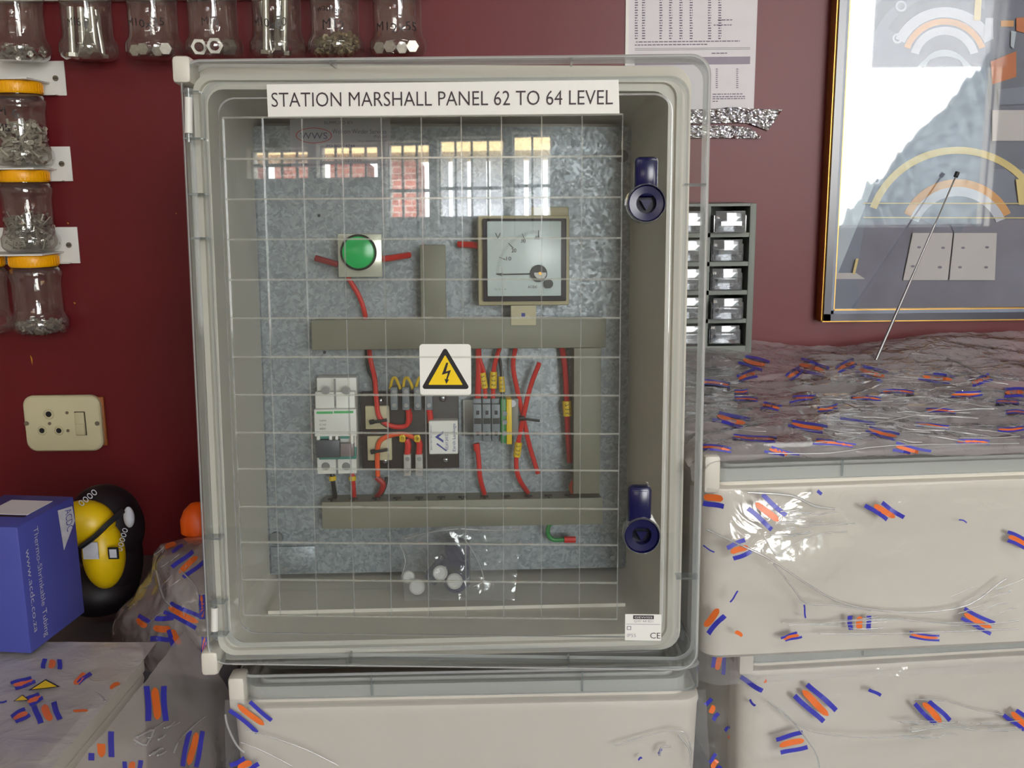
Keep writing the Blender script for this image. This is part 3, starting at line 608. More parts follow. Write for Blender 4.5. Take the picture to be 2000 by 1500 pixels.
# ------------------------------------------------------------------ film machinery
def ray_bvh(bvh, px, py):
    d = unit(px, py).normalized(); h = bvh.ray_cast(CAM, d); return h
def film(name, fn, nu, nv, mats, marks, label, extra=None, wr=.003, freq=14, cat='plastic wrap', aniso=(1, 1, 1), folds=(), uvmask=None, parent=None):
    mb = MB(); vs = []
    for j in range(nv + 1):
        for i in range(nu + 1):
            u, v = i / nu, j / nv; p, n = fn(u, v)
            q = V((p.x * aniso[0], p.y * aniso[1], p.z * aniso[2])) * freq
            a = 1 - abs(noise.noise(q)) * 2; b = noise.noise(q * 2.7 + V((5, 3, 1))); c_ = 1 - abs(noise.noise(q * 4.9 + V((9, 1, 4)))) * 2
            k = uvmask(u, v) if uvmask else 1
            vs.append(p + n * wr * k * (a * .9 + b * .5 + c_ * .35))
    fs = [[j * (nu + 1) + i, j * (nu + 1) + i + 1, (j + 1) * (nu + 1) + i + 1, (j + 1) * (nu + 1) + i] for j in range(nv) for i in range(nu)]
    mb.add(vs, fs, 0)
    bvh = BVHTree.FromPolygons(mb.v, mb.f)
    def bar(c, d, o, w, mi, rnd):
        L = math.hypot(*d); ns = 10; w = w / 2; ol = math.hypot(*o) or 1; nx, ny = (-d[1] / L, d[0] / L)
        rows = []
        for k in range(ns + 1):
            t = -1 + 2 * k / ns; e = math.sqrt(max(0, 1 - t ** 6)) if rnd else 1; e = max(e, .25 if rnd else 1)
            wob = 1.2 * math.sin(c[0] * .3 + t * 2.2)
            cx = c[0] + d[0] * t + nx * wob; cy = c[1] + d[1] * t + ny * wob
            row = []
            for s in (-1, 1):
                h = ray_bvh(bvh, cx + nx * w * e * s, cy + ny * w * e * s)
                if h[0] is None: row = None; break
                nn = h[1]; nn = nn if nn.dot(CAM - h[0]) > 0 else -nn
                row.append(h[0] + nn * .0007)
            rows.append(row)
        for a, b in zip(rows, rows[1:]):
            if a and b and (a[0] - b[0]).length < .05: mb.add([a[0], a[1], b[1], b[0]], [[0, 1, 2, 3]], mi)
    for mk in marks:
        c, d, o = mk[0], mk[1], mk[2]; w = mk[3] if len(mk) > 3 else 8; parts = mk[4] if len(mk) > 4 else 'bob'
        if parts[0] == 'b': bar((c[0] - o[0], c[1] - o[1]), d, o, w, 1, False)
        if parts[1] == 'o': bar(c, (d[0] * .92, d[1] * .92), o, w * 1.35, 2, True)
        if parts[2] == 'b': bar((c[0] + o[0], c[1] + o[1]), d, o, w, 1, False)
    for pts, r in folds:
        P = []
        for (px, py) in pts:
            h = ray_bvh(bvh, px, py)
            if h[0] is not None: P.append(h[0] + (CAM - h[0]).normalized() * .002)
        if len(P) > 1: mb.tube(P, r, 6, 3, 3)
    if extra: extra(mb, bvh)
    c0 = sum(vs, V()) / len(vs); c0.z = min(v.z for v in vs)
    o = mb.build(name, mats, parent, origin=c0 if parent is None else None, ang=80)
    if parent is None: tag(o, label, cat)
    return o
FM = [FILM, FBLUE, FORG, FOLD_GLINT]; FMH = [FILMH, FBLUE, FORG, FOLD_GLINT]
FILMT = clear('layered_film', (.98, .98, .98), .46, (.84, .79, .81), .14, 1.5, 2.2, 1.0, 34); FILML = clear('doubled_film', (.98, .98, .98), .5, (.82, .78, .78), .2, 1.5, 1.6, .5, 30); FMT = [FILMT, FBLUE, FORG, FOLD_GLINT]
def glint_streaks(n, xa, xb, ya, yb, L, slope, seed, r0=.0004):  # thin whitish tubes standing in for crinkle highlights on the film
    rg = random.Random(seed); out = []
    for k in range(n):
        x = rg.uniform(xa, xb); y = rg.uniform(ya, yb); l = rg.uniform(.3, 1) * L; s = slope + rg.uniform(-.12, .12)
        out.append(([(x + l * t, y + l * t * s + rg.uniform(-1.5, 1.5)) for t in (0, .3, .6, 1)], r0 * rg.uniform(.6, 1.6)))
    return out
# ------------------------------------------------------------------ boxed enclosures on the bench
def lying(x, y, ztop, yaw):
    """front left top corner at x,y; lying on its back with the door up"""
    return M.Translation(V((x, y, ztop))) @ M.Rotation(R_(yaw), 4, 'Z') @ M.Translation(V((BW / 2, BH / 2, -.0245))) @ M.Rotation(R_(-90), 4, 'X')
ZA = 1.193; ZB = .968
def lay(mw, label, k=1, opaque=False):
    mw = mw @ M.Translation(V((0, 0, -BH / 2 * (1 - k)))) @ M.Diagonal((1, 1, k, 1))
    r, b, d = place_enclosure(mw, label, 'enclosure')
    if opaque:
        d.data = d.data.copy()
        for i in range(3): d.data.materials[i] = PLAST
    return r
pM = atZ(431, 1302, .968); LM = lying(-.2885, .925, .971, 1.2)
pA = atZ(1377, 887, ZA); LA = lying(pA.x, pA.y, ZA, 4.6)
pB = atZ(1446, 1252, ZB); LB = lying(pB.x, pB.y, ZB, 5.6)
LL = lying(-.42 - BW, .447, .973, -2.0)
def squash(mw, k): return mw @ M.Diagonal((1, 1, k, 1))
lay(LM, 'light grey enclosure lying on its back under the upright panel')
lay(LA, 'light grey enclosure in printed film, upper one of the right-hand stack', .87)
lay(LB, 'light grey enclosure in printed film, lower one of the right-hand stack', .82)
lay(LL, 'light grey film-wrapped enclosure carrying the blue carton', 1, True)
def z6(x, y): return (1350 + x / 3.077, 660 + y / 3.077)
def z7(x, y): return (1350 + x / 3.077, 860 + y / 3.077)
def z8(x, y): return (1350 + x / 3.077, 1180 + y / 3.077)
def z4(x, y): return (x / 3.75, 1100 + y / 3.75)
def mk(zf, c, d, o, w=26, parts='bob', s=3.077): return (zf(*c), (d[0] / s, d[1] / s), (o[0] / s, o[1] / s), w / s, parts)
def face(mw, o, ex, ey, n, bulge=None):
    """box-local patch: origin o, edges ex, ey, normal n -> world"""
    R3 = mw.to_3x3()
    def fn(u, v):
        p = V(o) + V(ex) * u + V(ey) * v; k = bulge(u, v) if bulge else 0
        nn = (R3 @ V(n)).normalized(); return mw @ p + nn * k, nn
    return fn
# upper right: film over the lid, standing up a little at the back
def fA(u, v):
    p = pA + V((-.012, -.004, 0)); ex = V((.62, .035, 0)); ey = V((-.03, .495, 0))
    q = p + ex * u + ey * v; z = ZA + .004 + .006 * math.sin(3.1 * v) + (max(0, v - .72) / .28) ** 1.5 * .026 * (1 + .4 * math.sin(u * 9)) + .006 * noise.noise(V((u * 5, v * 3, 2)))
    if v < .02: z -= .012
    if u < .03: z -= (1 - u / .03) * .02
    return V((q.x, q.y, z)), V((0, 0, 1))
MA = [mk(z6, (377, 150), (72, 20), (-22, 22), 16), mk(z6, (335, 230), (55, -17), (-8, -18), 14), mk(z6, (728, 182), (85, 25), (-17, 27), 16), mk(z6, (1085, 213), (82, 25), (-16, 24), 16), mk(z6, (1478, 244), (95, 14), (-18, 20), 14),
      mk(z6, (1740, 255), (60, -15), (10, 18), 14), mk(z6, (1650, 340), (95, -8), (5, 12), 10), mk(z6, (1940, 330), (60, 3), (0, 22), 16), mk(z6, (145, 275), (90, 12), (0, 12), 10), mk(z6, (240, 495), (92, 24), (-20, 22), 20),
      mk(z6, (480, 415), (55, 8), (-10, 14), 10), mk(z6, (670, 365), (70, -8), (-10, 14), 9), mk(z6, (820, 425), (60, -12), (0, 12), 9), mk(z6, (700, 535), (105, 20), (-14, 16), 15), mk(z6, (1000, 490), (105, 12), (0, 12), 16, 'xxb'),
      mk(z6, (1150, 575), (90, 25), (-12, 14), 13), mk(z6, (380, 605), (130, 12), (-5, 12), 9), mk(z6, (860, 635), (120, 12), (-10, 10), 10), mk(z6, (545, 692), (85, 24), (-20, 10), 16), mk(z6, (1325, 678), (105, 24), (-10, 20), 16),
      mk(z6, (1690, 625), (100, 4), (0, 10), 10), mk(z6, (1920, 550), (80, -4), (0, 10), 9), mk(z6, (150, 665), (90, 8), (0, 12), 11), mk(z6, (1240, 325), (100, 5), (0, 8), 8), mk(z6, (1900, 385), (70, -2), (0, 8), 8), mk(z6, (1950, 448), (60, 2), (0, 8), 8),
      mk(z6, (300, 325), (40, -6), (0, 9), 7), mk(z6, (620, 215), (40, -30), (12, 14), 12), mk(z6, (930, 170), (55, -28), (10, 16), 13), mk(z6, (1050, 365), (90, 4), (0, 9), 7), mk(z6, (1500, 440), (90, 6), (0, 9), 8), mk(z6, (1450, 530), (100, 8), (0, 9), 8), mk(z6, (330, 370), (70, 8), (0, 9), 8)]
film('plastic_wrap', fA, 110, 90, FMT, MA, 'clear film printed with blue and orange bars, draped over the top of the right-hand stack', wr=.0034, freq=15, aniso=(.6, 1.8, 1), uvmask=lambda u, v: 1 + 2.2 * math.exp(-((u - .6) / .35) ** 2 - ((v - .45) / .25) ** 2),
     folds=[([(1620, 770), (1680, 800), (1760, 815), (1870, 850)], .0008), ([(1780, 690), (1850, 700), (1930, 735), (1990, 745)], .0012), ([(1670, 840), (1720, 825), (1790, 810), (1900, 780)], .0008), ([(1500, 885), (1620, 885), (1740, 870), (1990, 866)], .0008)] + glint_streaks(64, 1600, 1900, 726, 860, 120, .06, 1, .0006) + glint_streaks(16, 1400, 1600, 740, 870, 80, .08, 2, .0003))
def blA(u, v): return .006 + .010 * math.sin(math.pi * u) * math.sin(math.pi * v) * .6
def fAf(u, v):
    p = pA + V((-.012, -.006, 0)); ex = V((.62, .048, 0)); z = ZA - .034 - v * .205
    b = .004 + .012 * math.exp(-((u - .14) / .1) ** 2 - ((v - .35) / .2) ** 2) + .004 * math.sin(7 * u + 3 * v)
    if u < .05: b -= (.05 - u) / .05 * .02
    q = p + ex * u; return V((q.x, q.y - b, z)), V((0, -1, 0))
MAF = [mk(z7, (135, 345), (62, 13), (0, 42), 30), mk(z7, (455, 430), (72, 62), (-42, 42), 28), mk(z7, (1160, 425), (66, 44), (-50, 6), 26), mk(z7, (770, 288), (45, 32), (30, 0), 20, 'bxx'), mk(z7, (820, 282), (22, 8), (9, 9), 14, 'xox'),
       mk(z7, (288, 655), (55, -22), (20, 34), 26), mk(z7, (125, 1065), (48, -55), (26, 40), 30, 'xob'), mk(z7, (1010, 1095), (3, 42), (56, 0), 28), mk(z7, (1720, 1085), (90, 45), (-10, 30), 22), mk(z7, (1960, 600), (60, 25), (0, 26), 20), mk(z7, (1400, 1178), (90, 10), (0, 14), 12), mk(z7, (600, 1180), (50, -14), (14, 10), 14), mk(z7, (285, 1160), (26, 10), (24, 8), 18, 'xox'), mk(z7, (690, 1035), (8, 40), (9, 9), 10, 'bxx'), mk(z7, (1640, 492), (24, 8), (9, 9), 8, 'bxx'), mk(z7, (562, 240), (10, 10), (9, 9), 18, 'bxx'), mk(z7, (110, 655), (35, 18), (3, 3), 8, 'bxx'), mk(z7, (260, 940), (26, -32), (3, 3), 10, 'bxx')]
film('plastic_wrap', fAf, 120, 50, FM, MAF, 'clear film printed with blue and orange bars, over the front of the upper right-hand enclosure', wr=.0026, freq=16, aniso=(1, 1, 1.5),
     uvmask=lambda u, v: .12 + .9 * (1 - math.exp(-((u - .62) / .3) ** 4 - ((v - .5) / .32) ** 4)) if u > .28 else .12 + 1.5 * math.exp(-((u - .17) / .13) ** 2 - ((v - .35) / .22) ** 2) + .7 * v ** 3,
     folds=[([(1382, 1035), (1440, 1062), (1500, 1090), (1560, 1130), (1630, 1172), (1700, 1190), (1800, 1196), (1890, 1182), (1950, 1140), (1965, 1130)], .0011), ([(1510, 1100), (1550, 1150), (1575, 1178), (1630, 1182), (1700, 1192)], .0009), ([(1460, 962), (1462, 948), (1490, 940), (1515, 946), (1545, 968), (1590, 988), (1630, 994)], .0014),
            ([(1492, 1046), (1517, 1085), (1540, 1070), (1590, 1045), (1655, 1038)], .0007), ([(1600, 1218), (1680, 1212), (1760, 1211), (1900, 1220), (1990, 1212)], .0008), ([(1600, 1238), (1700, 1238), (1800, 1236), (1990, 1228)], .0009), ([(1560, 1030), (1620, 1022), (1670, 1022)], .0007)] + glint_streaks(16, 1500, 1600, 995, 1048, 70, -.1, 4, .0006) + glint_streaks(10, 1850, 1960, 1150, 1200, 60, -.3, 5) + glint_streaks(14, 1520, 1900, 1205, 1242, 120, 0, 6))
# lower right front
def fBf(u, v):
    p = pB + V((-.008, -.006, 0)); ex = V((.56, .055, 0)); z = ZB - .038 - v * .19
    b = .004 + .008 * math.sin(5 * u + 2 * v) * v
    if u < .05: b -= (.05 - u) / .05 * .022
    q = p + ex * u; return V((q.x, q.y - b, z)), V((0, -1, 0))
MBF = [mk(z8, (390, 432), (66, 40), (-28, 46), 28), mk(z8, (745, 592), (86, 80), (-26, 38) if False else (38, -34), 30), mk(z8, (1447, 648), (62, 60), (44, -10), 26), mk(z8, (603, 832), (80, -20), (14, 42), 26), mk(z8, (1105, 532), (35, 20), (3, 3), 20, 'bxx'), mk(z8, (1975, 695), (60, 48), (-38, 14), 24), mk(z8, (372, 595), (18, 18), (3, 3), 14, 'bxx')]
film('plastic_wrap', fBf, 100, 40, FM, MBF, 'clear film printed with blue and orange bars, over the front of the lower right-hand enclosure', wr=.0022, freq=15, aniso=(.6, 1, 1.8),
     folds=[([(1500, 1370), (1550, 1410), (1600, 1432), (1700, 1440), (1800, 1436)], .0008), ([(1785, 1366), (1850, 1370), (1910, 1388), (1960, 1396)], .0008), ([(1780, 1430), (1850, 1420), (1920, 1428), (1995, 1424)], .0010), ([(1500, 1370), (1540, 1400), (1590, 1465), (1600, 1500)], .0008)] + glint_streaks(18, 1740, 1940, 1408, 1440, 90, .02, 8, .0006))
# film hanging in the gap left of the lower right enclosure
def fG(u, v):
    a = atY(1372, 1235, 1.0); b = atY(1462, 1262, 1.02); t = a.lerp(b, u); return V((t.x + .012 * v * (u - .5), t.y - .01 * math.sin(3 * u) + .03, t.z - .2 * v)), V((0, -1, 0))
MG = [mk(z8, (165, 340), (-8, 60), (30, 22), 24), mk(z8, (125, 630), (16, -22), (22, 45), 24), mk(z8, (262, 640), (-3, 60), (14, 20), 16), mk(z8, (235, 795), (14, -14), (20, 48), 20), mk(z8, (140, 960), (22, -25), (12, 35), 22)]
film('plastic_wrap', fG, 24, 44, FM, MG, 'loose printed film hanging in the dark gap beside the lower right-hand enclosure', wr=.005, freq=20)
# under the upright panel: film at the corners of the lower box
def fMf(u, v):
    p = V((-.2885, .925, 0)); ex = V((BW + .004, .0105, 0)); z = .971 - .022 - v * .19
    b = .006 + .012 * v * (abs(2 * u - 1)) ** 4
    q = p + ex * u + V((-.002, 0, 0)); x = q.x + (-.006 if u < .5 else .012) * v * abs(2 * u - 1) ** 3; return V((x, q.y - b, z)), V((0, -1, 0))
MM = [((490, 1396), (27, 22), (-14, 12), 8), ((478, 1494), (14, -8), (-14, -6), 9), ((1292, 1470), (4, -4), (3, 3), 5, 'bxx'), ((1253, 1484), (4, -2), (3, 3), 4, 'bxx')]
film('plastic_wrap', fMf, 110, 40, FM, MM, 'clear film with one blue and orange mark, around the enclosure under the upright panel', wr=.003, freq=18,
     uvmask=lambda u, v: .06 + 1.4 * max(0, 1 - u * 4.5) * v + 1.8 * max(0, (u - .86) / .14) * v,
     folds=[([(440, 1395), (445, 1420), (462, 1455), (478, 1470)], .0012), ([(478, 1425), (530, 1440), (600, 1465), (660, 1495)], .0007), ([(470, 1450), (520, 1470), (570, 1496)], .0006), ([(1200, 1455), (1290, 1430), (1330, 1428), (1344, 1440), (1352, 1470)], .0008), ([(1288, 1476), (1292, 1460), (1310, 1458)], .0012), ([(1325, 1436), (1346, 1462), (1350, 1496)], .0010)])
# left: film over the lid with warning triangles printed on the lid label under it
def fL(u, v):
    p = V((-.42 - BW - .01, .40, 0)); q = p + V((BW + .03, -.012, 0)) * u + V((.02, .60, 0)) * v
    z = .9775 + .0012 * math.sin(6 * v) + .0012 * noise.noise(V((u * 6, v * 6, 1)))
    return V((q.x, q.y, z)), V((0, 0, 1))
ML = [mk(z4, (380, 742), (-4, 36), (58, 3), 34, 'bob', 3.75), mk(z4, (583, 850), (46, -40), (-36, 4), 30, 'box', 3.75), mk(z4, (170, 880), (75, -24), (-16, -18), 24, 'bob', 3.75), mk(z4, (345, 1100), (22, 65), (70, -14), 42, 'bob', 3.75), mk(z4, (150, 1120), (52, -28), (-18, -22), 26, 'bob', 3.75), mk(z4, (250, 1000), (50, -25), (-16, -18), 26, 'bob', 3.75), mk(z4, (590, 1085), (60, 4), (0, 20), 14, 'xox', 3.75), mk(z4, (840, 900), (40, -20), (14, 16), 22, 'xox', 3.75), mk(z4, (10, 1040), (40, -10), (0, 18), 14, 'bxx', 3.75)]
def tri(mb, bvh):
    for pts in (((205, 932), (335, 848), (442, 905)), ((95, 1012), (165, 962), (215, 1002))):
        for k, mi in ((1, 4), (.78, 5)):
            c = [sum(p[i] for p in pts) / 3 for i in (0, 1)]; P = []
            for p in pts:
                q = z4(c[0] + (p[0] - c[0]) * k, c[1] + (p[1] - c[1]) * k); h = atZ(q[0], q[1], .9792 + (.0006 if mi == 5 else 0)); P.append(h)
            mb.poly(P, mi)
film('plastic_wrap', fL, 80, 90, [FILML] + FM[1:] + [BLACK, YEL], ML, 'printed film over the lid beside the blue carton, two yellow warning triangles showing', tri, wr=.0014, freq=14,
     folds=[([(235, 1345), (215, 1385), (185, 1430), (160, 1500)], .0014), ([(186, 1352), (200, 1362), (205, 1370)], .0007)])
# left box side: loose hanging film
def fLs(u, v):
    a = V((-.40, .44, .972)); b = V((-.385, 1.03, .972)); t = a.lerp(b, u)
    return V((t.x + .018 + .055 * math.sin(math.pi * min(1, v * .9)) * (.4 + .6 * u), t.y, t.z - .215 * v)), V((1, -.3, 0)).normalized()
MLS = [mk(z4, (1140, 1030), (6, 128), (62, 0), 42, 'bob', 3.75), mk(z4, (925, 730), (4, 95), (76, -4), 42, 'bob', 3.75), mk(z4, (738, 1300), (-4, 135), (74, -12), 44, 'bob', 3.75), mk(z4, (1408, 1360), (-28, 130), (50, 2), 34, 'bob', 3.75), mk(z4, (965, 1500), (-3, 50), (55, -5), 34, 'bob', 3.75)]
film('plastic_wrap', fLs, 70, 50, FMH, MLS, 'printed film hanging down the side of the left-hand wrapped enclosure', wr=.0028, freq=12,
     folds=[([(268, 1440), (300, 1425), (285, 1455), (262, 1445)], .0014), ([(340, 1470), (355, 1440), (400, 1400)], .0010)] + glint_streaks(10, 255, 330, 1420, 1480, 35, -.6, 9, .0007))
# wrapped parcel behind, left of the upright panel
mb = MB(); A_ = atY(300, 1075, 1.19)
mb.box((A_.x + .02, 1.16, .885), (-.345, 1.38, A_.z - .03), 0, .01)
tag(mb.build('wrapped_carton', mat('pale_carton', (190, 178, 170), .6, 0, .06, 12)), 'pale carton inside the heap of printed film left of the upright panel', 'box')
SIL = [(430, 1046), (365, 1050), (318, 1062), (303, 1078), (290, 1122), (262, 1165), (232, 1192), (218, 1225), (214, 1262), (225, 1300)]
def fP(u, v):
    k = u * (len(SIL) - 1); i = min(int(k), len(SIL) - 2); t = k - i
    x = SIL[i][0] * (1 - t) + SIL[i + 1][0] * t; y = SIL[i][1] * (1 - t) + SIL[i + 1][1] * t
    cx, cy = 430, 1330
    px = x + (cx - x) * v; py = y + (cy - y) * v
    d = 1.17 - .135 * math.sin(math.pi / 2 * v ** .6); return atY(px, py, d), V((0, -1, .3)).normalized()
MP = [mk(z4, (1190, 480), (70, 0), (-16, 76), 36, 'bob', 3.75), mk(z4, (1345, 380), (118, 58), (-24, 34), 30, 'bob', 3.75), ((333, 1066), (11, -6), (14, 6), 7, 'bob'), ((368, 1103), (20, -16), (11, 10), 8, 'bob'), ((385, 1030), (8, -8), (10, 6), 7), mk(z4, (1290, 540), (24, 60), (-34, 10), 34, 'xob', 3.75), mk(z4, (1040, 440), (40, 30), (-20, 30), 30, 'box', 3.75), mk(z4, (890, 700), (60, 40), (-40, 30), 26, 'bob', 3.75), mk(z4, (1480, 320), (4, 90), (14, 0), 20, 'bob', 3.75), mk(z4, (1500, 600), (4, 60), (14, 0), 20, 'bob', 3.75)]
film('plastic_wrap', fP, 90, 70, FMH, MP, 'heap of bunched printed film left of the upright panel, below the orange cap', wr=.006, freq=15,
     folds=[([(305, 1115), (318, 1165), (335, 1185)], .0012), ([(350, 1112), (385, 1150), (385, 1195)], .0010), ([(222, 1240), (225, 1212), (262, 1180)], .0010)] + glint_streaks(10, 240, 360, 1080, 1240, 40, -.8, 10, .0005))
# ------------------------------------------------------------------ things at the left
# blue carton
P0 = atZ(61, 1277, 0.9815); P1 = atZ(166, 1196, 0.9815); h = atY(45, 1030, P0.y).z - 0.9815
dv = P1 - P0; dv.z = 0; dl_ = dv.length; dv.normalize(); wv = V((dv.y, -dv.x, 0)) * -1; Wd = .082
mw = M((( -wv.x, dv.x, 0, P0.x), (-wv.y, dv.y, 0, P0.y), (0, 0, 1, 0.9815), (0, 0, 0, 1)))
carton = empty('carton', mw, 'blue cardboard carton with white lettering down its side', 'box')
mb = MB(); mb.box((-0, 0, 0), (Wd * (1 if (mw.to_3x3() @ V((1, 0, 0))).x < 0 else -1), dl_, h), 0, .0015)
sx = 1 if (mw.to_3x3() @ V((1, 0, 0))).x < 0 else -1
mb.box((sx * .012, .03, h), (sx * .05, .034, h + .0006), 1)
mb.build('carton_body', [CARD, mat('slit_dark', (40, 20, 30), .6)], carton)
mb = MB(); e = -.0006 * sx
mb.text('Thermo-Shrinkable Tubing', V((e, dl_ * .22, h * .93)), V((0, 0, -1)), V((0, 1, 0)), h * .88, dl_ * .10, 0); mb.text('www.acdc.co.za', V((e, dl_ * .08, h * .80)), V((0, 0, -1)), V((0, 1, 0)), h * .66, dl_ * .07, 0)
mb.build('carton_lettering', [CARDW], carton, smooth=False)
mb = MB(); mb.poly([V((e, dl_ * .68, h * .96)), V((e, dl_ * .72, h * .62)), V((e, dl_ * .97, h * .80)), V((e, dl_ * .95, h * .93))], 0)
mb.text('ACDC', V((e * 2, dl_ * .80, h * .93)), V((0, 0, -1)), V((0, 1, 0)), h * .18, dl_ * .12, 1)
mb.build('logo_print', [CARDW, CARD], carton, smooth=False)
mb = MB(); mb.box((sx * .012, dl_ * .35, h + .0004), (sx * .06, dl_ * .8, h + .0009)); mb.build('white_label', PAPER, carton)
# yellow and black tool pack behind it
tc0 = atY(195, 1080, 1.24)
tool = empty('power_tool', M.Translation(V((tc0.x, 1.24, .885))), 'yellow and black power tool with white lettering, behind the blue carton', 'tool')
def tl(px, py, y=1.24): q = atY(px, py, y); return V((q.x - tc0.x, y - 1.24, q.z - .885))
def blob(mb, px, py, rx, rz, ry, y, mi, seg=20):
    c = tl(px, py, y); vs = []; n = seg
    for j in range(n + 1):
        th = math.pi * j / n
        for i in range(n): a = 2 * math.pi * i / n; vs.append(c + V((rx * math.sin(th) * math.cos(a), ry * math.sin(th) * math.sin(a), rz * math.cos(th))))
    mb.add(vs, [[j * n + i, j * n + (i + 1) % n, (j + 1) * n + (i + 1) % n, (j + 1) * n + i] for j in range(n) for i in range(n)], mi)
mb = MB(); blob(mb, 205, 1030, .050, .058, .05, 1.26, 0); blob(mb, 235, 1090, .026, .060, .045, 1.26, 0); blob(mb, 195, 1150, .050, .034, .05, 1.25, 0); mb.box(tl(140, 1238, 1.22), tl(262, 1175, 1.33), 0, .01); mb.build('housing', mat('black_rubber', (24, 16, 22), .55, 0, .2), tool)
mb = MB(); blob(mb, 166, 1022, .038, .030, .028, 1.215, 0); mb.build('yellow_shell', mat('tool_yellow', (228, 190, 10), .4), tool)
mb = MB(); blob(mb, 203, 1082, .026, .046, .028, 1.215, 0); mb.build('yellow_shell', mat('tool_yellow', (228, 190, 10), .4), tool)
mb = MB(); mb.tube([tl(158, 1068, 1.182), tl(185, 1048, 1.178), tl(212, 1022, 1.185), tl(240, 998, 1.205)], .0035, 8); mb.build('strap', BLKW, tool)
mb = MB(); blob(mb, 252, 1010, .007, .014, .006, 1.225, 0, 12); mb.build('grey_window', CARDW, tool)
mb = MB(); a, b = tl(160, 1060, 1.182), tl(193, 1092, 1.182); mb.box((a.x, a.y, b.z), (b.x, a.y + .002, a.z)); mb.build('paper_label', CARDW, tool)
mb = MB(); a, b = tl(210, 1070, 1.182), tl(232, 1092, 1.182); mb.box((a.x, a.y, b.z), (b.x, a.y + .002, a.z), 1); mb.box((a.x + .002, a.y - .0006, b.z + .002), (b.x - .002, a.y, a.z - .002), 0); mb.build('square_label', [CARDW, BLKW], tool)
mb = MB(); mb.text('oooo', tl(160, 990, 1.2), V((1, 0, .8)), V((-.8, 0, 1)), .028, .008, 0); mb.build('white_lettering', CARDW, tool)
mb = MB(); mb.text('ooooo', tl(238, 1078, 1.2), V((.35, 0, 1)), V((-1, 0, .35)), .032, .007, 0); mb.build('white_lettering', CARDW, tool)
# orange cap on the film heap
mb = MB(); c = atY(388, 1046, 1.2); mb.lathe(V((c.x, 1.2, c.z)), [(.014, 0), (.021, .006), (.021, .022), (.016, .034), (.008, .042), (.001, .044)], 28, 0)
tag(mb.build('orange_cap', ORANGE, origin=(c.x, 1.2, c.z)), 'orange dome-shaped cap resting on the film heap beside the enclosure hinge', 'cap')
# wall socket
sk = empty('socket_outlet', M.Translation(atY(122, 878, 1.5)), 'cream three-pin wall socket with rocker switch on the maroon wall', 'socket')
def sl(px, py, y=1.485): q = atY(px, py, y); s_ = atY(122, 878, 1.5); return q - s_
a, b = sl(41, 774), sl(202, 881); cx, cz = (a.x + b.x) / 2, (a.z + b.z) / 2; hw, hh = (b.x - a.x) / 2, (a.z - b.z) / 2
mb = MB(); mb.loops([(hw, hh, .016, -.006), (hw, hh, .016, -.012), (hw - .002, hh - .002, .015, -.0145), (hw - .004, hh - .004, .014, -.015)], 0, True, True, 6, cx, cz)
mb.build('face_plate', [mat('socket_cream', (206, 196, 160), .4, 0, .02)], sk)
mb = MB(); mb.box((a.x + .006, -.006, b.z + .006), (b.x + .003, 0, a.z - .004), 0, .002); mb.build('back_box', mat('orange_brown_box', (150, 82, 30), .6), sk)
for px, py, r in ((95, 809, .0062), (82, 841, .0056), (115, 841, .0056)):
    mb = MB(); p = sl(px, py); mb.lathe(V((p.x, 0, p.z)), [(r * 1.35, -.0152), (r * 1.2, -.0165), (r, -.0165), (r * .95, -.0150)], 24, 0, 'Y', False); mb.cyl((p.x, -.0151, p.z), (p.x, -.0156, p.z), r * .72, n=20, mi=1); mb.build('pin_hole', [BEIGE, BLACK], sk)
for px, py in ((52, 827), (190, 827), (131, 806), (133, 841), (97, 827)):
    mb = MB(); p = sl(px, py); r = .0035 if py == 827 and px != 97 else .0024; mb.cyl((p.x, -.015, p.z), (p.x, -.0162, p.z), r, n=14); mb.build('screw', mat('dull_screw', (140, 130, 112), .4, .6), sk)
mb = MB(); a, b = sl(146, 805), sl(169, 849); mb.box((a.x - .0008, -.0155, b.z - .0008), (b.x + .0008, -.0148, a.z + .0008), 1); mb.box((a.x, -.019, b.z), (b.x, -.015, a.z), 0, .0012); mb.box((a.x + .0005, -.0205, b.z + .0005), (b.x - .0005, -.018, (a.z + b.z) / 2), 0, .0012); mb.build('rocker_switch', [BEIGE, DK], sk)
# paint flecks on the wall
for px, py, w, h in ((62, 703, .003, .016), (133, 436, .003, .003), (146, 592, .004, .003), (344, 417, .002, .002)):
    mb = MB(); p = atY(px, py, 1.5); mb.poly([p + V((w * x, -.0004, h * z)) for x, z in ((-.5, .5), (-.2, -.2), (.1, -.5), (.5, .1), (.1, .3))], 0)
    mb.build('paint_fleck', mat('yellow_fleck', (190, 130, 30), .6), bpy.data.objects['wall_back'], smooth=False)
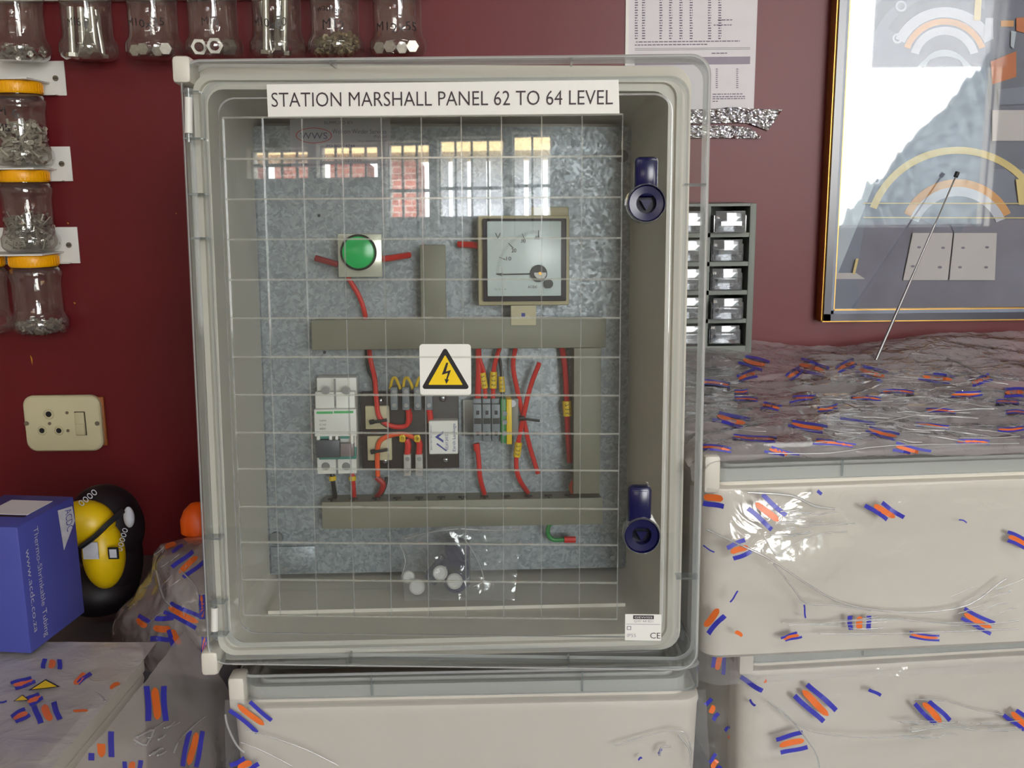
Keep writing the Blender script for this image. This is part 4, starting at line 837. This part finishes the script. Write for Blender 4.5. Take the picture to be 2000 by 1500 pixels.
# ------------------------------------------------------------------ brackets, jars and their contents
def bracket(pr, pt, pb, x_left, label):
    """white strip: right end px, top and bottom py"""
    a = atY(pr, pt, 1.5); b = atY(pr, pb, 1.5); x1 = (a.x + b.x) / 2
    mb = MB(); c = V((x1, 1.5, b.z)); mb.box((x_left, 1.497, b.z), (x1, 1.4995, a.z), 0, .0008)
    mb.box((x_left, 1.425, b.z + .016), (x1 - .022, 1.498, b.z + .0185), 0, .0008); mb.box((x_left, 1.488, b.z), (x1 - .012, 1.498, b.z + .002), 0, .0008)
    o = mb.build('jar_bracket', WHITEP, origin=(x1 - .05, 1.4995, b.z)); tag(o, label, 'bracket')
    mb = MB(); p = atY(pr - 20, (pt + pb) / 2, 1.497) - o.location; mb.cyl((p.x, -.0025, p.z), (p.x, -.0045, p.z), .004, n=14); mb.box((p.x - .003, -.0048, p.z - .0005), (p.x + .003, -.0044, p.z + .0005), 1); mb.build('screw', [mat('dull_screw', (140, 130, 112), .4, .6), BLACK], o)
    return b.z + .0155
JR = [(0, 0), (.030, 0), (.0365, .004), (.0395, .010), (.0395, .020), (.0355, .027), (.0335, .034), (.0335, .075), (.0355, .082), (.0365, .088), (.0345, .094), (.0300, .098), (.0300, .104)]
mb = MB(); mb.lathe((0, 0, 0), JR, 40, 0, cap=False); JB = mb
mb = MB(); mb.lathe((0, 0, 0), [(.0005, .115), (.0325, .115), (.0335, .1135), (.0338, .1005), (.0325, .0985), (.031, .0985)], 40, 0, cap=False)
for k in range(40): a = 2 * math.pi * k / 40; mb.box((-.0006, .0328, .101), (.0006, .0342, .112), 0, 0, M.Rotation(a, 4, 'Z'))
JL = mb
JARS = []
def jar(x, ztop, label, group, y=1.462, writing=()):
    r = empty('storage_jar', M.Translation(V((x, y, ztop - .115))), label, 'jar', group)
    if not JARS: b = JB.build('jar_body', JARC, r); l = JL.build('lid', YLID, r); JARS.append((b, l))
    else:
        for q in JARS[0]: c = q.copy(); COL.objects.link(c); c.parent = r; c.matrix_parent_inverse = M.Identity(4)
    for s, a0, z, w, h in writing:
        mb = MB(); rr = .0339
        mb.text(s, (0, 0, 0), XD, ZD, w, h, 0, bend=lambda a, b: V((rr * math.sin((a + a0) / rr), -rr * math.cos((a + a0) / rr), z + b + .002 * math.sin(a * 150))))
        mb.build('handwriting', BLKW if z < .06 else BLKW, r, smooth=False)
    return r
def bolt_mesh(L, r, hr):
    mb = MB(); mb.cyl((0, 0, 0), (0, 0, hr * .65), hr, n=6); mb.cyl((0, 0, hr * .65), (0, 0, L), r, n=12)
    return mb
BOLT = {}
def bolt_at(p, d, L, label, group):
    key = round(L, 3)
    if key not in BOLT:
        o = bolt_mesh(L, .0048, .0085).build('hex_bolt', ZINC, smooth=True); BOLT[key] = o
    else: o = BOLT[key].copy(); COL.objects.link(o)
    o.matrix_world = M.Translation(V(p)) @ V(d).normalized().to_track_quat('Z', 'Y').to_matrix().to_4x4(); tag(o, label, 'bolt', group)
def stuff(c, R, z0, z1, n, L, r, label, name='small_screws', m=ZINC):
    mb = MB()
    for k in range(n):
        a = random.uniform(0, 6.28); q = R * math.sqrt(random.random()); p = V((q * math.cos(a), q * math.sin(a), random.uniform(z0, z1)))
        d = V((random.gauss(0, 1), random.gauss(0, 1), random.gauss(0, .7))).normalized() * L * .5
        e0 = p - d; e1 = p + d
        for e in (e0, e1):
            s_ = math.hypot(e.x, e.y)
            if s_ > .0325: e.x *= .0325 / s_; e.y *= .0325 / s_
            e.z = max(.003, e.z)
        if (e1 - e0).length < .002: continue
        mb.cyl(e0, e1, r, n=6); mb.cyl(e0, e0 + (e1 - e0).normalized() * r, r * 2.1, n=6)
    o = mb.build(name, m, origin=(0, 0, 0)); o.location = c; tag(o, label, 'screws', None, 'stuff')
zz = bracket(129, 119, 187, -.80, 'white bracket strip with a screw, the highest of the three on the left')
jx = lambda px, py: atY(px, py, 1.462).x
r1 = jar(jx(40, 240), zz, 'yellow-lidded jar of pale plugs under the highest left bracket', None, writing=(('M 6', -.016, .066, .03, .012), ('M5', -.020, .045, .02, .010)))
stuff(r1.matrix_world.translation, .031, .005, .060, 130, .016, .0018, 'pale screws and plugs filling the highest yellow-lidded jar', m=mat('pale_plugs', (190, 184, 170), .4, .3, .2, 120))
zz = bracket(141, 286, 354, -.80, 'white bracket strip with a screw, the middle of the three on the left')
r2 = jar(jx(53, 405), zz, 'yellow-lidded jar half full of screws under the middle left bracket', None)
stuff(r2.matrix_world.translation, .031, .005, .052, 170, .017, .0012, 'small bright screws half filling the middle yellow-lidded jar')
zz = bracket(155, 443, 514, -.80, 'white bracket strip with a screw, the lowest of the three on the left')
r3 = jar(jx(72, 565), zz, 'yellow-lidded nearly empty jar under the lowest left bracket', None)
stuff(r3.matrix_world.translation, .030, .004, .016, 60, .012, .0022, 'few short screws in the bottom of the lowest yellow-lidded jar')
jar(jx(-34, 565), zz, 'yellow-lidded jar cut off by the left edge of the photo, lowest row', None)
jar(jx(-62, 405), atY(0, 405, 1.5).z + .06, 'yellow-lidded jar cut off by the left edge of the photo, middle row', None) if False else None
zr = atY(400, 2, 1.5).z; ztop = atY(500, 109, 1.43).z + .115
mb = MB(); xr = atY(838, 3, 1.5).x
mb.box((-.9, 1.497, zr), (xr, 1.4995, zr + .055), 0, .0008); mb.box((-.9, 1.425, ztop + .0005), (xr, 1.498, ztop + .003), 0, .0008); mb.box((-.9, 1.485, zr), (xr, 1.498, zr + .002), 0, .0005)
tag(mb.build('jar_bracket', WHITEP, origin=(-.4, 1.4995, zr)), 'long white bracket strip along the top edge carrying seven jars', 'bracket')
top = [(37, 'of small loose parts, leftmost of the upper row', ()), (171, 'packed with long bolts, second of the upper row', (('M16 L', -.014, .040, .028, .011),)), (300, 'marked M10x35, third of the upper row', (('M10x35', -.030, .040, .056, .010), ('M8', .0, .078, .010, .007))),
       (417, 'with nuts at the bottom, middle one of the upper row', (('M10', -.006, .040, .022, .010), ('M', -.012, .07, .010, .008))), (542, 'marked 10x60 with long bolts, fifth of the upper row', (('M10x60', -.030, .038, .050, .011),)), (655, 'marked spring washers M12, sixth of the upper row', (('Spring', -.018, .072, .034, .010), ('washers', -.020, .056, .038, .009), ('M12', -.012, .034, .030, .012))), (777, 'marked M12x55, rightmost of the upper row', (('M12x55', -.030, .030, .062, .012),))]
TJ = []
for px, s, wr in top: TJ.append(jar(jx(px, 60), ztop, 'clear storage jar ' + s, None, writing=wr))
stuff(TJ[0].matrix_world.translation, .030, .004, .018, 40, .010, .002, 'loose washers and clips in the leftmost upper jar')
stuff(TJ[5].matrix_world.translation, .030, .004, .030, 110, .008, .0022, 'heap of spring washers in the jar marked spring washers M12', 'spring_washers', mat('brass_washers', (190, 178, 150), .35, .8, .15, 100))
def bolts(j, n, L, label, group, lean=.16, rad=.022):
    c = j.matrix_world.translation
    for k in range(n):
        a = 2 * math.pi * k / n + .4; r_ = rad * (1 if k % 3 else .45)
        b0 = V((r_ * math.cos(a), r_ * math.sin(a), .004)); d = V((random.uniform(-1, 1) * lean, random.uniform(-1, 1) * lean, 1)).normalized()
        e = b0 + d * L
        if math.hypot(e.x, e.y) > .024: d = V((-b0.x * 2, -b0.y * 2, L)).normalized()
        bolt_at(c + b0, d, L, label, group)
bolts(TJ[1], 10, .066, 'long zinc bolt standing in the second upper jar', 'long bolts in the second upper jar', .10)
bolts(TJ[4], 7, .072, 'long zinc bolt standing in the jar marked 10x60', 'bolts in the jar marked 10x60', .14, .021)
ORD = ('leftmost of four', 'second from left of four', 'third from left of four', 'rightmost of four')
for j, n, lab, grp in ((2, 4, 'short zinc bolt lying in the jar marked M10x35', 'bolts in the jar marked M10x35'), (6, 4, 'zinc bolt lying in the jar marked M12x55', 'bolts in the jar marked M12x55')):
    c = TJ[j].matrix_world.translation
    for k in range(n): bolt_at(c + V((-.026 + .016 * k, -.022 if k % 2 else -.008, .012)), V((.25 - .12 * k, 1, .05)), .034, lab + ', ' + ORD[k], grp)
c = TJ[3].matrix_world.translation
nut = MB(); 
for s_ in (0, 1):
    nut.cyl((0, -.005, 0), (0, .005, 0), .0115, n=6, cap=False)
nut = MB(); nut.cyl((0, -.005, 0), (0, .005, 0), .0115, n=6, cap=False); nut.cyl((0, -.005, 0), (0, .005, 0), .0065, n=16, cap=False)
hexr = [V((.0115 * math.cos(k * math.pi / 3), 0, .0115 * math.sin(k * math.pi / 3))) for k in range(6)]
for yy in (-.005, .005):
    n = 24; o_ = []; i_ = []
    for k in range(n):
        a = 2 * math.pi * k / n; i_.append(V((.0065 * math.cos(a), yy, .0065 * math.sin(a)))); s = k / n * 6; q = int(s); o_.append(hexr[q].lerp(hexr[(q + 1) % 6], s - q) + V((0, yy, 0)))
    nut.add(o_ + i_, [[k, (k + 1) % n, n + (k + 1) % n, n + k] for k in range(n)], 0)
n0 = None
for k, (dx, dy, rz) in enumerate(((.008, -.025, .1), (.023, -.012, -.7), (-.018, -.016, .5))):
    if n0 is None: n0 = o = nut.build('hex_nut', ZINC)
    else: o = n0.copy(); COL.objects.link(o)
    o.matrix_world = M.Translation(c + V((dx, dy, .014))) @ M.Rotation(rz, 4, 'Z'); tag(o, 'zinc hex nut in the middle jar of the upper row, ' + ('the middle one', 'the rightmost one', 'the leftmost one')[k], 'nut', 'nuts in the middle upper jar')
# ------------------------------------------------------------------ right of the panel on the wall
# wall chart
a, b = atY(1228, -60, 1.499), atY(1478, 212, 1.499); BLc = atY(1228, 215, 1.499); BRc = atY(1472, 215, 1.499)
mb = MB(); x0, x1, z0, z1 = a.x, BRc.x, BLc.z, a.z + .05; mb.box((x0, 1.4985, z0), (x1, 1.4998, z1))
def row(py, xa, xb, mi=1, h=.0008, dash=0):
    p = atY(xa, py, 1.498); q = atY(xb, py, 1.498)
    if dash:
        x = p.x
        while x < q.x: L = random.uniform(.002, .006); mb.box((x, 1.4979, p.z - h), (min(x + L, q.x), 1.4985, p.z + h), mi); x += L + .0012
    else: mb.box((p.x, 1.4979, p.z - h), (q.x, 1.4985, p.z + h), mi)
for cx_ in (1243, 1257, 1291, 1310, 1330, 1350, 1386, 1406):
    for k in range(30): row(-70 + k * 5, cx_ - 3, cx_ + 3, 1, .0007, 1)
for y_, xa, xb in ((82, 1242, 1445), (88, 1240, 1382), (184, 1392, 1450), (189, 1392, 1455), (193, 1392, 1455), (198, 1392, 1402), (104, 1390, 1420), (39, 1402, 1430), (49, 1394, 1430)): row(y_, xa, xb, 1, .0006, 1)
for y_ in (95, 98): row(y_, 1240, 1465, 2, .0003)
row(120, 1240, 1465, 3, .0052)
for cx_ in (1400, 1440):
    for k in range(10): row(135 + k * 4, cx_ - 2, cx_ + 2, 2, .0007, 1)
tag(mb.build('wall_chart', [PAPER, mat('chart_ink', (110, 100, 118), .6), mat('chart_ink_light', (150, 145, 155), .6), mat('chart_band', (150, 140, 154), .6)], origin=((x0 + x1) / 2, 1.4998, z0), smooth=False), 'white printed chart of figures taped to the wall behind the enclosure top corner', 'chart')
mb = MB(); p = atY(1222, 130, 1.499); mb.box((p.x - .001, 1.4975, z0), (p.x + .0035, 1.4998, z1 - .01)); tag(mb.build('paper_strip', WHITEP, origin=(p.x, 1.4998, z0)), 'narrow white strip along the left edge of the wall chart', 'strip')
# foil tape
def foil(pts, label, y0):
    P = [atY(px, py, 1.494) for px, py in pts]; mb = MB(); n = len(P) // 2; topr = P[:n]; bot = P[n:][::-1]; nu, nv = 46, 12; vs = []
    for j in range(nv + 1):
        for i in range(nu + 1):
            t = i / nu * (n - 1); q = min(int(t), n - 2); f = t - q; A = topr[q].lerp(topr[q + 1], f); B = bot[q].lerp(bot[q + 1], f); p = A.lerp(B, j / nv)
            vs.append(p + V((0, -.0035 * noise.noise(p * 160) - .002 * noise.noise(p * 380) , 0)))
    mb.add(vs, [[j * (nu + 1) + i, (j + 1) * (nu + 1) + i, (j + 1) * (nu + 1) + i + 1, j * (nu + 1) + i + 1] for j in range(nv) for i in range(nu)])
    c = sum(vs, V()) / len(vs); tag(mb.build('foil_tape', FOIL, origin=c, smooth=False), label, 'tape')
foil([(1320, 214), (1370, 214), (1430, 209), (1480, 213), (1528, 214), (1500, 255), (1460, 240), (1420, 240), (1360, 242), (1320, 242)], 'crinkled silver foil tape across the bottom of the wall chart, the upper and longer piece', 1)
foil([(1320, 246), (1370, 245), (1430, 245), (1465, 250), (1488, 268), (1484, 270), (1440, 270), (1420, 269), (1360, 269), (1320, 269)], 'crinkled silver foil tape below the wall chart, the lower and shorter piece', 1)
# drawer cabinet
YC = 1.39; CT = atY(1480, 397, YC); CBt = atY(1466, 689, YC); cx1 = (CT.x + CBt.x) / 2; cz1 = CT.z; cz0 = CBt.z
cab = empty('drawer_cabinet', M.Translation(V((cx1, 1.5, cz0))), 'grey small-parts cabinet of clear drawers on the wall right of the enclosure', 'cabinet')
cw = atY(1396, 500, YC).x - atY(1317, 500, YC).x; xr_ = atY(1462, 500, YC).x - cx1; xs_ = [xr_ - cw * k for k in range(5)]
H_ = cz1 - cz0; rows_ = [H_ - (y_ - 397) / (689 - 397) * H_ for y_ in (402, 457, 513, 569, 625, 675)]
mb = MB(); yb = YC - 1.5; xl = xs_[-1] - .006
mb.box((xs_[0], yb, 0), (0, 0, H_), 0, .001); mb.box((xl, yb, 0), (xs_[-1], 0, H_), 0, .001); mb.box((xs_[-1], yb, rows_[0]), (xs_[0], 0, H_), 0); mb.box((xs_[-1], yb, 0), (xs_[0], 0, rows_[-1]), 0); mb.box((xl, -.004, 0), (0, -.0005, H_), 0)
for z in rows_[1:-1]: mb.box((xs_[-1], yb + .001, z - .003), (xs_[0], -.004, z + .003))
for x in xs_[1:-1]: mb.box((x - .0025, yb + .001, rows_[-1]), (x + .0025, -.004, rows_[0]))
mb.build('cabinet_frame', CAB, cab)
random.seed(3)
for i in range(4):
    for j in range(5):
        xa, xb = xs_[i + 1] + .004, xs_[i] - .004 - (.004 if i == 0 else 0); za, zb_ = rows_[j + 1] + .004, rows_[j] - .004
        mb = MB(); e = yb - .004 - (.012 if (i, j) in ((0, 0), (0, 3)) else 0)
        mb.box((xa + .002, e, za), (xb - .002, e + .002, zb_ - .002), 0, .0006); mb.box((xa, e + .002, za), (xa + .0012, -.006, zb_ - .008), 0); mb.box((xb - .0012, e + .002, za), (xb, -.006, zb_ - .008), 0); mb.box((xa, e + .002, za), (xb, -.006, za + .0012), 0)
        zm = (za + zb_) / 2 - .002; mb.box((xa + .008, e - .007, zm), (xb - .008, e, zm + .0016), 0); mb.box((xa + .008, e - .0074, zm - .004), (xb - .008, e - .006, zm + .0016), 0)
        dr = mb.build('drawer', DRAWC, cab)
        if (i, j) != (1, 4):
            mb = MB()
            for k in range(14): p = V((random.uniform(xa + .006, xb - .006), random.uniform(e + .008, e + .05), za + .003 + random.uniform(0, .012))); d = V((random.gauss(0, 1), random.gauss(0, 1), .3)).normalized() * .006; mb.cyl(p - d, p + d, .0025, n=6)
            tag(mb.build('drawer_contents', mat('drawer_bits', (200, 200, 208), .3, .6, .2, 90), dr), None, None, None, 'stuff')
# framed picture
YP = 1.474
def fp(px, py, y=YP): return atY(px, py, y)
oBL = fp(1603, 629); oTLx = fp(1603, 629).x; ZT = fp(1700, -260).z; XRr = fp(2260, 300).x
pic = empty('framed_picture', M.Translation(V(((oTLx + XRr) / 2, 1.5, oBL.z))), 'large framed picture of machinery in a black and gold frame on the right wall', 'picture')
pw = pic.matrix_world.translation.copy()
def fr(inset0, inset1, y0, y1, m, name):
    mb = MB(); a0, b0, a1, b1 = oTLx + inset0, oBL.z + inset0, XRr - inset0, ZT - inset0
    mb.box((a0, y0, b0), (oTLx + inset1, y1, b1)); mb.box((XRr - inset1, y0, b0), (a1, y1, b1)); mb.box((a0, y0, b0), (a1, y1, oBL.z + inset1)); mb.box((a0, y0, ZT - inset1), (a1, y1, b1))
    mb.v = [p - pw for p in mb.v]; mb.build(name, m, pic)
fr(0, .0022, YP - .001, 1.4998, GOLD, 'outer_gold_line'); fr(.0022, .0125, YP - .006, 1.4998, FRAME, 'frame'); fr(.0125, .0172, YP - .003, 1.4998, FRAME2, 'frame_bevel'); fr(.0172, .0188, YP - .002, 1.4998, GOLD, 'inner_gold_line')
ART = [mat('art_grey_blue', (128, 132, 152), .6, 0, .14, 9), mat('art_orange', (222, 160, 96), .6, 0, .1, 30), mat('art_pale', (206, 208, 222), .6, 0, .06, 20), mat('art_dark', (112, 115, 134), .6, 0, .15, 20), mat('art_cream', (204, 196, 196), .6, 0, .03, 20), mat('art_gold', (226, 200, 130), .5, 0, .08, 30), mat('art_deep_orange', (206, 116, 70), .6, 0, .1, 30), mat('art_violet', (124, 120, 138), .6, 0, .2, 14), mat('art_sky', (190, 200, 212), .6, 0, .06, 10)]
mb = MB(); YA = 1.486; lay_ = [0]
x0, z0, x1, z1 = oTLx + .0185, oBL.z + .0185, XRr - .0185, ZT - .0185
mb.box((x0, YA, z0), (x1, YA + .004, z1), 0)
def nxt(): lay_[0] += 1; return YA - .00012 * lay_[0]
def clampx(p): return V((min(max(p.x, x0), x1), p.y, min(max(p.z, z0), z1)))
def pp(pts, mi): y = nxt(); mb.poly([clampx(fp(px, py, y)) for px, py in pts], mi)
def ring(cx, cy, r0, r1, a0, a1, mi, ky=1.0, n=36):
    y = nxt()
    for k in range(n):
        t0, t1 = R_(a0 + (a1 - a0) * k / n), R_(a0 + (a1 - a0) * (k + 1) / n)
        q = [(cx + r * math.cos(t), cy - r * ky * math.sin(t)) for r, t in ((r0, t0), (r1, t0), (r1, t1), (r0, t1))]
        mb.add([clampx(fp(px, py, y)) for px, py in q], [[0, 1, 2, 3]], mi)
pp([(1640, -300), (1720, -300), (1700, 60), (1680, 230), (1720, 330), (1620, 560), (1620, 620)], 8)
pp([(1690, 430), (2300, 425), (2300, 620), (1660, 620)], 7); pp([(1690, 395), (2300, 395), (2300, 428), (1690, 428)], 3)
pp([(1925, -300), (2300, -300), (2300, 330), (1940, 330), (1925, 120)], 3)
ring(1845, 125, 150, 175, 20, 170, 3, 1.0); ring(1845, 120, 106, 128, 30, 150, 3); ring(1845, 120, 86, 106, 25, 155, 2); ring(1845, 120, 72, 84, 20, 160, 1); ring(1845, 120, 52, 68, 15, 165, 2); ring(1845, 145, 40, 48, 20, 160, 8); ring(1845, 170, 60, 66, 30, 150, 8)
ring(1870, 465, 168, 182, 20, 160, 5, .98); ring(1870, 465, 100, 115, 25, 155, 1); ring(1870, 465, 82, 100, 22, 158, 2); ring(1870, 465, 40, 82, 28, 152, 0); ring(1870, 465, 0, 40, 60, 120, 3)
ring(1760, 12, 7, 11, 0, 360, 2, 1, 16); ring(1753, 75, 6, 10, 0, 360, 2, 1, 16); ring(1712, 352, 4, 8, 0, 360, 2, 1, 16); ring(1931, 67, 5, 9, 0, 360, 2, 1, 16)
pp([(1925, 35), (1940, 35), (1940, 75), (1922, 75)], 2); pp([(1955, 40), (1980, 40), (1980, 52), (1955, 52)], 1); pp([(1935, 120), (1985, 100), (1985, 150), (1938, 165)], 6); pp([(1938, 215), (2000, 215), (2000, 275), (1938, 275)], 4); pp([(1905, -10), (1918, -10), (1915, 40), (1902, 40)], 5)
pp([(1985, 35), (2060, 30), (2060, 80), (1985, 60)], 6); pp([(1975, 60), (1985, 62), (1980, 95), (1974, 90)], 8); pp([(1950, 175), (2080, 160), (2080, 200), (1950, 205)], 0); pp([(1984, 350), (2000, 350), (2000, 400), (1990, 400)], 5)
for y_ in (397, 425): pp([(1686, y_ - 1), (2300, y_ - 1), (2300, y_ + 1), (1686, y_ + 1)], 5)
pp([(1783, 455), (1861, 455), (1851, 547), (1764, 547)], 4); pp([(1864, 455), (1947, 455), (1943, 547), (1854, 547)], 4)
for q in ((1795, 483), (1842, 484), (1881, 484), (1928, 483), (1836, 522), (1875, 522), (1926, 522), (1783, 520)): ring(q[0], q[1], 0, 4, 0, 360, 7, .6, 10)
pp([(1630, 533), (1672, 533), (1690, 545), (1632, 545)], 4); pp([(1632, 545), (1676, 545), (1676, 612), (1626, 612)], 0); pp([(1672, 505), (1677, 505), (1670, 535), (1665, 535)], 5)
mb.v = [p - pw for p in mb.v]; mb.build('print', ART, pic, smooth=False)
mb = MB(); mb.box((x0, YP + .003, z0), (x1, YP + .0035, z1)); mb.v = [p - pw for p in mb.v]
g = mb.build('picture_glass', GLASS, pic, smooth=False)
# telescopic aerial leaning on the picture
tip = atY(1867, 344, 1.452); base = atY(1712, 700, 1.38); ext = base + (base - tip) * .06
ae = empty('telescopic_antenna', M.Translation(ext), 'thin chrome telescopic aerial leaning up in front of the framed picture', 'antenna')
L_ = tip - ext; mb = MB()
mb.cyl((0, 0, 0), L_ * .45, .0022, n=12); mb.cyl(L_ * .45, L_ * .75, .0016, n=12); mb.cyl(L_ * .75, L_, .0011, n=10); mb.build('rod', STEEL, ae)
mb = MB(); u = L_.normalized(); mb.cyl(L_ - u * .001, L_ + u * .006, .0032, n=14); mb.build('tip', BLKW, ae)
# ------------------------------------------------------------------ loose parts inside the main enclosure
def il(px, py, y): return MAINW @ local(MAINW, px, py, y)
caps = [(797, 1127, 14, .095, 'small white button lying in the clear bag, leftmost'), (815, 1146, 17, .082, 'white button low at the left of the clear bag'), (860, 1119, 16, .078, 'white round button upper right in the clear bag'), (888, 1135, 17, .072, 'white round button lowest right in the clear bag, on the navy key')]
for px, py, r, y, lab in caps:
    c = il(px, py, y); s = r * .93 / 1950 * 1.06; mb = MB(); mb.lathe((0, 0, 0), [(s * .96, .006), (s, .0), (s * .96, -.004), (s * .8, -.0052), (s * .74, -.0045), (.0004, -.0045)], 28, 0, 'Y')
    o = mb.build('white_button', WHITEP); o.location = c; o.rotation_euler = (R_(-20), 0, R_(20) if px < 800 else 0); tag(o, lab, 'button')
mb = MB(); a = il(868, 1062, .100); b = il(918, 1150, .100); mb.box((0, 0, 0), (b.x - a.x, .02, a.z - b.z), 0, .003); mb.cyl((.012, .004, .012), (.012, -.012, .012), .0125, n=20); mb.cyl((.002, .010, .03), (-.018, .006, .008), .009, n=16)
o = mb.build('handle_key', NAVY); o.location = (a.x, a.y, b.z); tag(o, 'navy blue spare handle inside the clear bag on the enclosure floor', 'handle')
def fBag(u, v):
    x = 778 + (1018 - 778) * u + 22 * v * (1 - 2 * u) * .6; yt = 1045 - 20 * min(1, u * 2.2) ; py = yt + (1170 - yt) * v
    return il(x, py, .052 + .03 * (1 - math.sin(math.pi * u)) * (1 - .4 * v)), V((0, -1, 0))
o = film('clear_bag', fBag, 40, 24, [BAGC, FBLUE, FORG, FOLD_GLINT], [], 'clear plastic bag holding white buttons, on the enclosure floor', wr=.0045, freq=34, cat='bag',
     folds=[([(792, 1052), (850, 1038), (895, 1033)], .0010), ([(900, 1033), (960, 1036), (1012, 1034)], .0010), ([(905, 1050), (925, 1080), (945, 1130), (925, 1145)], .0007), ([(780, 1060), (792, 1095), (786, 1120)], .0006)])
